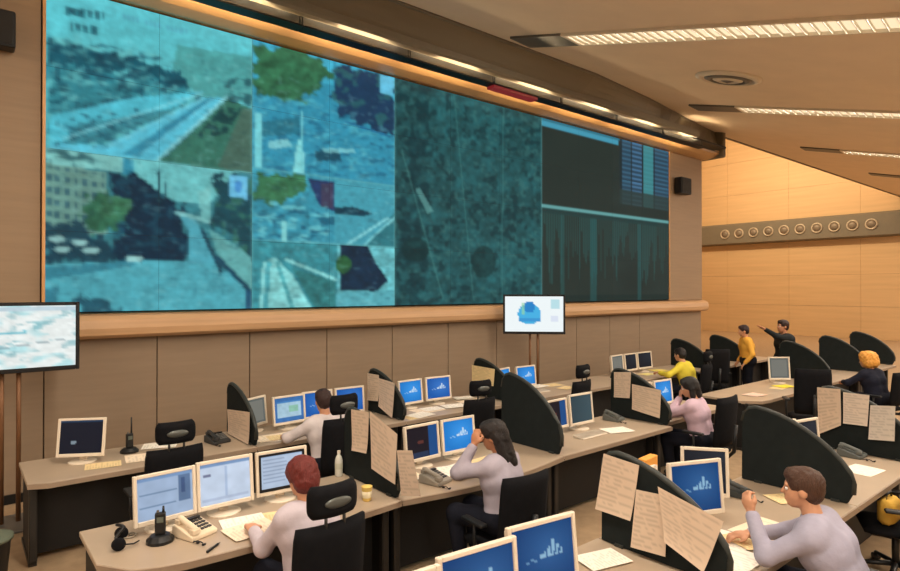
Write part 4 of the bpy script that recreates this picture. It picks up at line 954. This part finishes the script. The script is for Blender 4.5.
# ================================================================== PEOPLE
def cap_(p0, p1, r0, r1=None): return ('c', np.array(p0, float), np.array(p1, float), r0, r0 if r1 is None else r1)
def ell_(c, r, R=None): return ('e', np.array(c, float), np.array(r, float), np.eye(3) if R is None else np.array(R))
def field(prims, h, k, sub=(), wob=None):
    lo = np.full(3, 1e9); hi = -lo
    for p in prims:
        if p[0] == 'c':
            r = max(p[3], p[4]); lo = np.minimum(lo, np.minimum(p[1], p[2])-r); hi = np.maximum(hi, np.maximum(p[1], p[2])+r)
        else:
            r = p[2].max(); lo = np.minimum(lo, p[1]-r); hi = np.maximum(hi, p[1]+r)
    lo -= 4*h; hi += 4*h; n = np.ceil((hi-lo)/h).astype(int)+1
    F = np.full(n, 1.0, np.float32)
    ax = [lo[i]+h*np.arange(n[i]) for i in range(3)]
    def evalp(p, s0, s1):
        X, Y, Z = np.meshgrid(ax[0][s0[0]:s1[0]], ax[1][s0[1]:s1[1]], ax[2][s0[2]:s1[2]], indexing='ij')
        if p[0] == 'c':
            a, b = p[1], p[2]; d = b-a; q = max(float(d @ d), 1e-9)
            t = np.clip(((X-a[0])*d[0]+(Y-a[1])*d[1]+(Z-a[2])*d[2])/q, 0, 1)
            return np.sqrt((X-a[0]-t*d[0])**2+(Y-a[1]-t*d[1])**2+(Z-a[2]-t*d[2])**2)-(p[3]+(p[4]-p[3])*t)
        R = p[3]; dx, dy, dz = X-p[1][0], Y-p[1][1], Z-p[1][2]
        q = [(dx*R[0, i]+dy*R[1, i]+dz*R[2, i]) for i in range(3)]; r = p[2]
        k0 = np.sqrt(sum((q[i]/r[i])**2 for i in range(3))); k1 = np.sqrt(sum((q[i]/r[i]**2)**2 for i in range(3)))+1e-9
        return k0*(k0-1)/k1
    for p in prims:
        if p[0] == 'c': r = max(p[3], p[4]); a = np.minimum(p[1], p[2])-r; b = np.maximum(p[1], p[2])+r
        else: r = p[2].max(); a = p[1]-r; b = p[1]+r
        m = k+3*h; s0 = np.maximum(0, ((a-m-lo)/h).astype(int)); s1 = np.minimum(n, ((b+m-lo)/h).astype(int)+2)
        sl = tuple(slice(s0[i], s1[i]) for i in range(3)); D = evalp(p, s0, s1); G = F[sl]
        hh = np.clip(.5+.5*(G-D)/k, 0, 1); F[sl] = np.where(G > .9, D, G*(1-hh)+D*hh-k*hh*(1-hh))
    for p in sub:
        D = evalp(p, (0, 0, 0), n); F = np.maximum(F, -D)
    if wob:
        X, Y, Z = np.meshgrid(*ax, indexing='ij'); F = F+wob[0]*(np.sin(X*wob[1]+1.3*np.sin(Z*wob[1]*.6))*np.sin(Y*wob[1]*1.1+np.sin(X*wob[1]*.5))*np.sin(Z*wob[1]*.9))
    return F, lo
def nets(F, lo, h):
    s = F < 0; n = F.shape
    cor = [(i, j, k) for i in (0, 1) for j in (0, 1) for k in (0, 1)]
    sl = lambda c: tuple(slice(c[i], n[i]-1+c[i]) for i in range(3))
    cnt = sum(s[sl(c)].astype(np.int8) for c in cor); act = (cnt > 0) & (cnt < 8)
    idx = np.full(act.shape, -1, np.int64); ids = np.argwhere(act); idx[act] = np.arange(len(ids))
    acc = np.zeros((len(ids), 3)); num = np.zeros(len(ids))
    val = {c: F[sl(c)][act] for c in cor}
    for a in cor:
        for d in range(3):
            if a[d] == 0:
                b = list(a); b[d] = 1; b = tuple(b); va, vb = val[a], val[b]; m = (va < 0) != (vb < 0)
                t = np.where(m, va/np.where(m, va-vb, 1), 0); p = np.tile(np.array(a, float), (len(ids), 1)); p[:, d] += t
                acc[m] += p[m]; num[m] += 1
    V = lo+h*(ids+acc/num[:, None]); Q = []
    for d in range(3):
        o1, o2 = [i for i in range(3) if i != d]
        a = [slice(0, n[i]) for i in range(3)]; b = list(a); a[d] = slice(0, n[d]-1); b[d] = slice(1, n[d])
        sa = s[tuple(a)]; sb = s[tuple(b)]; e = np.argwhere(sa != sb)
        e = e[(e[:, o1] > 0) & (e[:, o2] > 0) & (e[:, o1] < n[o1]-1) & (e[:, o2] < n[o2]-1)]
        if not len(e): continue
        f = sa[tuple(e.T)]
        def at(x, y):
            q = e.copy(); q[:, o1] -= x; q[:, o2] -= y; return idx[tuple(q.T)]
        q = np.stack([at(1, 1), at(0, 1), at(0, 0), at(1, 0)], 1)
        flip = f if d != 1 else ~f
        q[~flip] = q[~flip][:, ::-1]; Q.append(q)
    return V, np.concatenate(Q)
def sdf_obj(name, prims, m, parent, h, k=.03, sub=(), wob=None):
    F, lo = field(prims, h, k, sub, wob); V, Q = nets(F, lo, h)
    me = bpy.data.meshes.new(name); me.from_pydata(V.tolist(), [], Q.tolist())
    me.polygons.foreach_set('use_smooth', np.ones(len(me.polygons), bool)); me.validate()
    return add_obj(name, me, m, parent)
def unit(v): v = np.array(v, float); return v/np.linalg.norm(v)
def bulk(prims, e): return [(p[0], p[1], p[2], p[3]+e, p[4]+e) if p[0] == 'c' else (p[0], p[1], p[2]+e, p[3]) for p in prims]
def hand_prims(wr, d, nrm, side, curl, s=1.0):
    d = unit(d); nrm = unit(np.array(nrm)-d*np.dot(nrm, d)); lat = np.cross(d, nrm)*side
    R = np.stack([lat, d, nrm], 1); P_ = [ell_(wr+d*.048*s, np.array((.040, .052, .017))*s, R)]
    for i, (o, l) in enumerate(((-.028, .068), (-.0095, .078), (.0095, .073), (.027, .056))):
        b = wr+d*.088*s+lat*o*s; c1 = math.cos(curl); s1_ = math.sin(curl); m_ = b+(d*c1+nrm*s1_)*l*.5*s
        e = m_+(d*math.cos(curl*2.1)+nrm*math.sin(curl*2.1))*l*.5*s; P_ += [cap_(b-d*.02*s, m_, .0095*s, .009*s), cap_(m_, e, .009*s, .0075*s)]
    tb = wr+d*.025*s-lat*.032*s; tm = tb+unit(d*.75-lat*.6+nrm*.3)*.038*s; te = tm+unit(d*.95-lat*.15+nrm*.35)*.03*s
    return P_+[cap_(tb, tm, .013*s, .011*s), cap_(tm, te, .011*s, .009*s)]
def elbow_of(sh, wr, hint, l1=.275, l2=.25):
    sh = np.array(sh, float); wr = np.array(wr, float); v = wr-sh; L = np.linalg.norm(v)
    if L > (l1+l2)*.985: wr = sh+v/L*(l1+l2)*.985; v = wr-sh; L = np.linalg.norm(v)
    a = (l1*l1-l2*l2+L*L)/(2*L); hgt = math.sqrt(max(0, l1*l1-a*a)); u = v/L; hn = np.array(hint, float); hn = unit(hn-u*np.dot(hn, u))
    return sh+u*a+hn*hgt, wr
def rotm(yaw, pitch, roll=0):
    return np.array(Matrix.Rotation(math.radians(yaw), 3, 'Z') @ Matrix.Rotation(math.radians(pitch), 3, 'X') @ Matrix.Rotation(math.radians(roll), 3, 'Y'))
SKIN = mat('skin_warm', (206, 150, 116), .55, var=.05, scale=30); SKIN2 = mat('skin_tan', (188, 130, 96), .55, var=.05, scale=30)
M_eye = mat('eye_white', (226, 220, 212), .2, var=.01); M_iris = mat('dark_iris', (40, 26, 18), .2); M_lip = mat('lip_rose', (170, 96, 84), .5)
def person(label, loc, rz, hair, hair_rgb, top_rgb, leg_rgb=(28, 30, 40), lean=10, side_lean=0, head=(0, 0, 0), wl=(-.18, .40, .80), wr=(.18, .40, .80), hl=(-.6, -.3, -1), hr=(.6, -.3, -1), curl=(.5, .5), nl=(0, 0, -1), nr=(0, 0, -1), dl=None, dr=None,
           stand=False, h=.011, skin=SKIN, female=False, top_name='shirt', scale=1.0, vest=None):
    o = empty('person', loc, math.radians(rz)); tag(o, label, 'person', 'people at work in the control room'); o.scale = (scale,)*3
    shw = .158 if female else .178; bw = .94 if female else 1.04
    pel = np.array((0, 0, .93 if stand else .565))
    a = math.radians(lean); b = math.radians(side_lean); up = unit((math.sin(b), math.sin(a), math.cos(a)))
    X = np.array((1., 0, 0)); waist = pel+up*.15; chest = pel+up*.30; shc = pel+up*.405; nb = pel+up*.45
    upn = unit(up*.7+np.array((0, .12, .45))); nt = nb+upn*.075; HR = rotm(*head); hc = nt+upn*.035+HR @ np.array((0, .02, .075))
    lv = [(pel, .085, .115), (waist, .065, .100), (chest, .080, .112), (shc, shw*.62, .078)]
    torso = []
    for s_ in (-1, 1):
        for (p, wd, r), (q, wd2, r2) in zip(lv, lv[1:]): torso.append(cap_(p+X*s_*wd, q+X*s_*wd2, r*bw, r2*bw))
    torso += [cap_(p-X*wd, p+X*wd, r*bw) for p, wd, r in lv]
    shL, shR = shc-X*shw, shc+X*shw
    eL, wL = elbow_of(shL, wl, hl); eR, wR = elbow_of(shR, wr, hr)
    arms = []
    for sh, e, w_ in ((shL, eL, wL), (shR, eR, wR)): arms += [cap_(sh, e, .054*bw, .042), cap_(e, w_, .042, .028)]
    yoke = [cap_(shL, shR, .058*bw), cap_(nb-up*.03, nb+up*.01, .060, .050)]
    legs = []
    feet = []
    for s_ in (-1, 1):
        hip = pel+X*s_*.088+np.array((0, .01, -.02))
        if stand: kn = np.array((s_*.10, .02, .50)); an = np.array((s_*.11, -.02, .09))
        else: kn = np.array((s_*.115, .40, .53)); an = np.array((s_*.115, .34, .10))
        legs += [cap_(hip, kn, .088, .062), cap_(kn, an, .060, .040)]
        feet.append((an, s_))
    neck = [cap_(nb-up*.02, hc+HR @ np.array((0, -.02, -.05)), .052 if female else .058, .052)]
    def hp(c, r): return ell_(hc+HR @ np.array(c), r, HR)
    def hcap(p, q, r0, r1): return cap_(hc+HR @ np.array(p), hc+HR @ np.array(q), r0, r1)
    hd = [hp((0, -.014, .028), (.074, .094, .092)), hp((0, .022, -.030), (.060, .070, .080)), hp((0, .048, -.082), (.040, .038, .032)), hcap((0, .086, .008), (0, .104, -.024), .009, .013), hp((-.074, -.006, -.012), (.012, .022, .032)), hp((.074, -.006, -.012), (.012, .022, .032)), hcap((-.035, .078, .028), (.035, .078, .028), .011, .011), hcap((-.018, .086, -.058), (.018, .086, -.058), .009, .009)]
    hands = hand_prims(wL, dl if dl is not None else wL-eL, nl, 1, curl[0])+hand_prims(wR, dr if dr is not None else wR-eR, nr, -1, curl[1])
    sdf_obj('body', torso+yoke+arms+legs+neck+hd+hands, skin, o, h, .014)
    M_t = mat('cloth_%d_%d_%d' % top_rgb, top_rgb, .85, var=.08, scale=9, bump=.35, bscale=14, spec=.2)
    sl = []
    for sh, e, w_ in ((shL, eL, wL), (shR, eR, wR)): sl += [cap_(sh, e, .064*bw, .053), cap_(e, e+(w_-e)*.90, .053, .041)]
    sdf_obj(top_name, bulk(torso, .016)+bulk(yoke[:1], .014)+sl, M_t, o, h, .035)
    # collar ring
    cr = []
    for i in range(12):
        t0, t1 = 2*PI*i/12, 2*PI*(i+1)/12; c0 = nb+np.array((math.cos(t0)*.062, math.sin(t0)*.062, .012)); c1 = nb+np.array((math.cos(t1)*.062, math.sin(t1)*.062, .012)); cr.append(cap_(c0, c1, .014))
    sdf_obj('collar', cr, M_t, o, .009, .006)
    M_l = mat('trousers_%d_%d_%d' % leg_rgb, leg_rgb, .9, var=.1, scale=12, bump=.25, bscale=18, spec=.15)
    sdf_obj('trousers', bulk(legs, .014)+bulk([torso[-4], cap_(pel-X*.08, pel+X*.08, .112*bw)], .024), M_l, o, max(h, .012), .03)
    for an, s_ in feet: sdf_obj('shoe', [cap_(an+np.array((0, -.03, -.045)), an+np.array((s_*.01, .15, -.06)), .042, .034), cap_(an+np.array((0, 0, -.05)), an+np.array((0, 0, .02)), .045, .045)], M_black, o, .012, .03)
    for s_ in (-1, 1):
        c = Vector(hc+HR @ np.array((s_*.030, .080, .004)))
        e = MB().lathe([(.001, -.011), (.007, -.0085), (.011, 0), (.007, .0085), (.001, .011)], 12, Matrix.Translation(c)).build('eye', M_eye, o, smooth=True)
        d = Vector(HR @ np.array((0, 1, 0))); MB().tube(c+d*.008, c+d*.0118, .0065, .005, 10).build('iris', M_iris, e)
    Mh = mat('hair_%d_%d_%d' % hair_rgb, hair_rgb, .5, var=.25, scale=40, bump=.5, bscale=80, stretch=(3, 3, .6))
    face = [hp((0, .115, -.035), (.070, .075, .105))]
    base = [hp((0, -.020, .040), (.086, .104, .094)), hp((0, -.050, -.005), (.078, .068, .085)), hp((0, .035, .085), (.062, .055, .040))]
    wob = (.004, 90)
    if hair == 'long': base += [hcap((-.055, -.045, .0), (-.060, -.055, -.20), .045, .040), hcap((.055, -.045, .0), (.060, -.055, -.20), .045, .040), hcap((0, -.075, 0), (0, -.095, -.24), .055, .045)]
    if hair == 'bob': base += [hcap((-.065, -.02, 0), (-.068, -.01, -.10), .034, .034), hcap((.065, -.02, 0), (.068, -.01, -.10), .034, .034), hcap((0, -.07, 0), (0, -.075, -.11), .055, .050)]
    if hair == 'tied': base += [hp((0, -.125, -.01), (.035, .035, .045)), hcap((0, -.13, -.02), (.0, -.14, -.15), .028, .012)]
    if hair == 'round': base = [hp((0, -.025, .035), (.098, .112, .100)), hp((0, -.055, -.03), (.092, .078, .085))]; wob = (.006, 80)
    if hair == 'curly':
        base = [hp((0, -.03, .045), (.135, .140, .125)), hp((-.08, -.03, -.03), (.075, .085, .085)), hp((.08, -.03, -.03), (.075, .085, .085)), hp((0, -.09, -.02), (.11, .09, .10)), hp((0, .04, .10), (.09, .06, .06))]; wob = (.012, 70)
    sdf_obj('hair', base, Mh, o, max(.008, h*.8), .02, face, wob)
    if vest is not None:
        M_v = mat('vest_cloth', vest, .7, var=.05, bump=.3, bscale=14); sdf_obj('vest', bulk(torso[:-1], .026), M_v, o, h, .035)
        for q in (waist, chest): MB().lathe([(.150, -.02), (.153, -.02), (.153, .02), (.150, .02)], 24, Matrix.Translation(Vector(q)) @ Matrix.Diagonal((1.32, .98, 1, 1))).build('reflective_band', mat('reflective_silver', (210, 210, 200), .3), o)
    return o
# operators in the middle row
person('operator with short dark red hair and pale shirt bending over the leftmost middle-row desk', (1.74, 3.42, .01), 6, 'round', (104, 36, 30), (196, 184, 192), lean=12, head=(4, -20, 0), wl=(-.15, .50, .78), wr=(.14, .52, .78), hl=(-.5, -.3, -1), hr=(.5, -.3, -1), female=True, h=.011)
person('woman with long black hair and grey-lilac shirt leaning her head on her hand, middle row', (3.38, 3.40, .03), 14, 'long', (34, 28, 27), (168, 160, 172), lean=6, head=(18, -14, -8), wl=(-.115, .22, 1.11), wr=(.16, .50, .78), hl=(-.6, .7, -1), hr=(1, -.2, -.3), curl=(.7, .4), nl=(.9, -.2, .2), dl=(.1, -.1, 1), female=True, skin=SKIN2, h=.011)
person('woman in a pink-lilac shirt resting her chin on her hand beside the peach sheets', (7.04, 3.68, 0), 10, 'bob', (30, 26, 26), (200, 172, 186), lean=12, head=(24, -16, -6), wl=(-.03, .26, 1.04), wr=(.14, .44, .78), hl=(-.8, .5, -1), hr=(1, -.2, -.3), curl=(.8, .4), nl=(.3, -.9, .2), dl=(.2, .0, 1), female=True, h=.012)
# man in the nearest row
person('man with brown hair and pale lilac-blue shirt leaning on the desk at bottom right', (3.96, 1.18, .045), 8, 'short', (74, 48, 34), (168, 164, 182), lean=25, head=(12, -4, 0), wl=(-.13, .50, .98), wr=(.10, .58, .76), hl=(-.5, .0, -1), hr=(1, 0, -.5), curl=(.9, .4), nl=(.8, -.5, 0), dl=(.15, .45, .85), h=.0095)
# back row
person('operator with dark hair and pale sleeve in the back row, seen from behind', (3.04, 5.62, .02), 4, 'short', (52, 32, 28), (206, 196, 196), lean=14, head=(-10, -12, 0), wl=(-.26, .50, .79), wr=(.16, .50, .79), hl=(-1, -.1, -.4), hr=(1, -.1, -.4), h=.012)
person('seated operator in a yellow jacket reaching forward in the distant back row', (10.4, 5.66, 0), 6, 'short', (30, 24, 24), (226, 206, 70), lean=18, head=(-6, -10, 0), wl=(-.30, .46, .84), wr=(.12, .48, .79), hl=(-1, -.1, -.4), hr=(1, -.1, -.4), h=.013, top_name='jacket')
person('standing man in black pointing with outstretched arm towards the video wall', (12.85, 4.98, 0), 56, 'short', (44, 24, 20), (34, 38, 40), lean=4, head=(4, 2, 0), wl=(-.12, .66, 1.58), wr=(.24, .08, .88), hl=(-.2, -.2, -1), hr=(.5, -1, 0), curl=(.15, .5), stand=True, h=.013, top_name='jumper', skin=SKIN2, scale=1.05)
person('standing person in orange-yellow top beside the pointing man', (12.85, 5.72, 0), 40, 'short', (46, 28, 28), (240, 178, 74), lean=6, head=(0, -8, 0), wl=(-.24, .14, .88), wr=(.24, .14, .88), hl=(-.5, -1, 0), hr=(.5, -1, 0), stand=True, h=.013, scale=.97, top_name='jacket')
person('seated operator with big blond curls and navy jacket beyond the aisle', (11.86, 3.16, 0), -20, 'curly', (226, 160, 70), (26, 28, 42), lean=16, head=(30, -6, 0), wl=(-.20, .46, .79), wr=(.20, .46, .79), hl=(-1, -.1, -.4), hr=(1, -.1, -.4), h=.013, top_name='jacket')
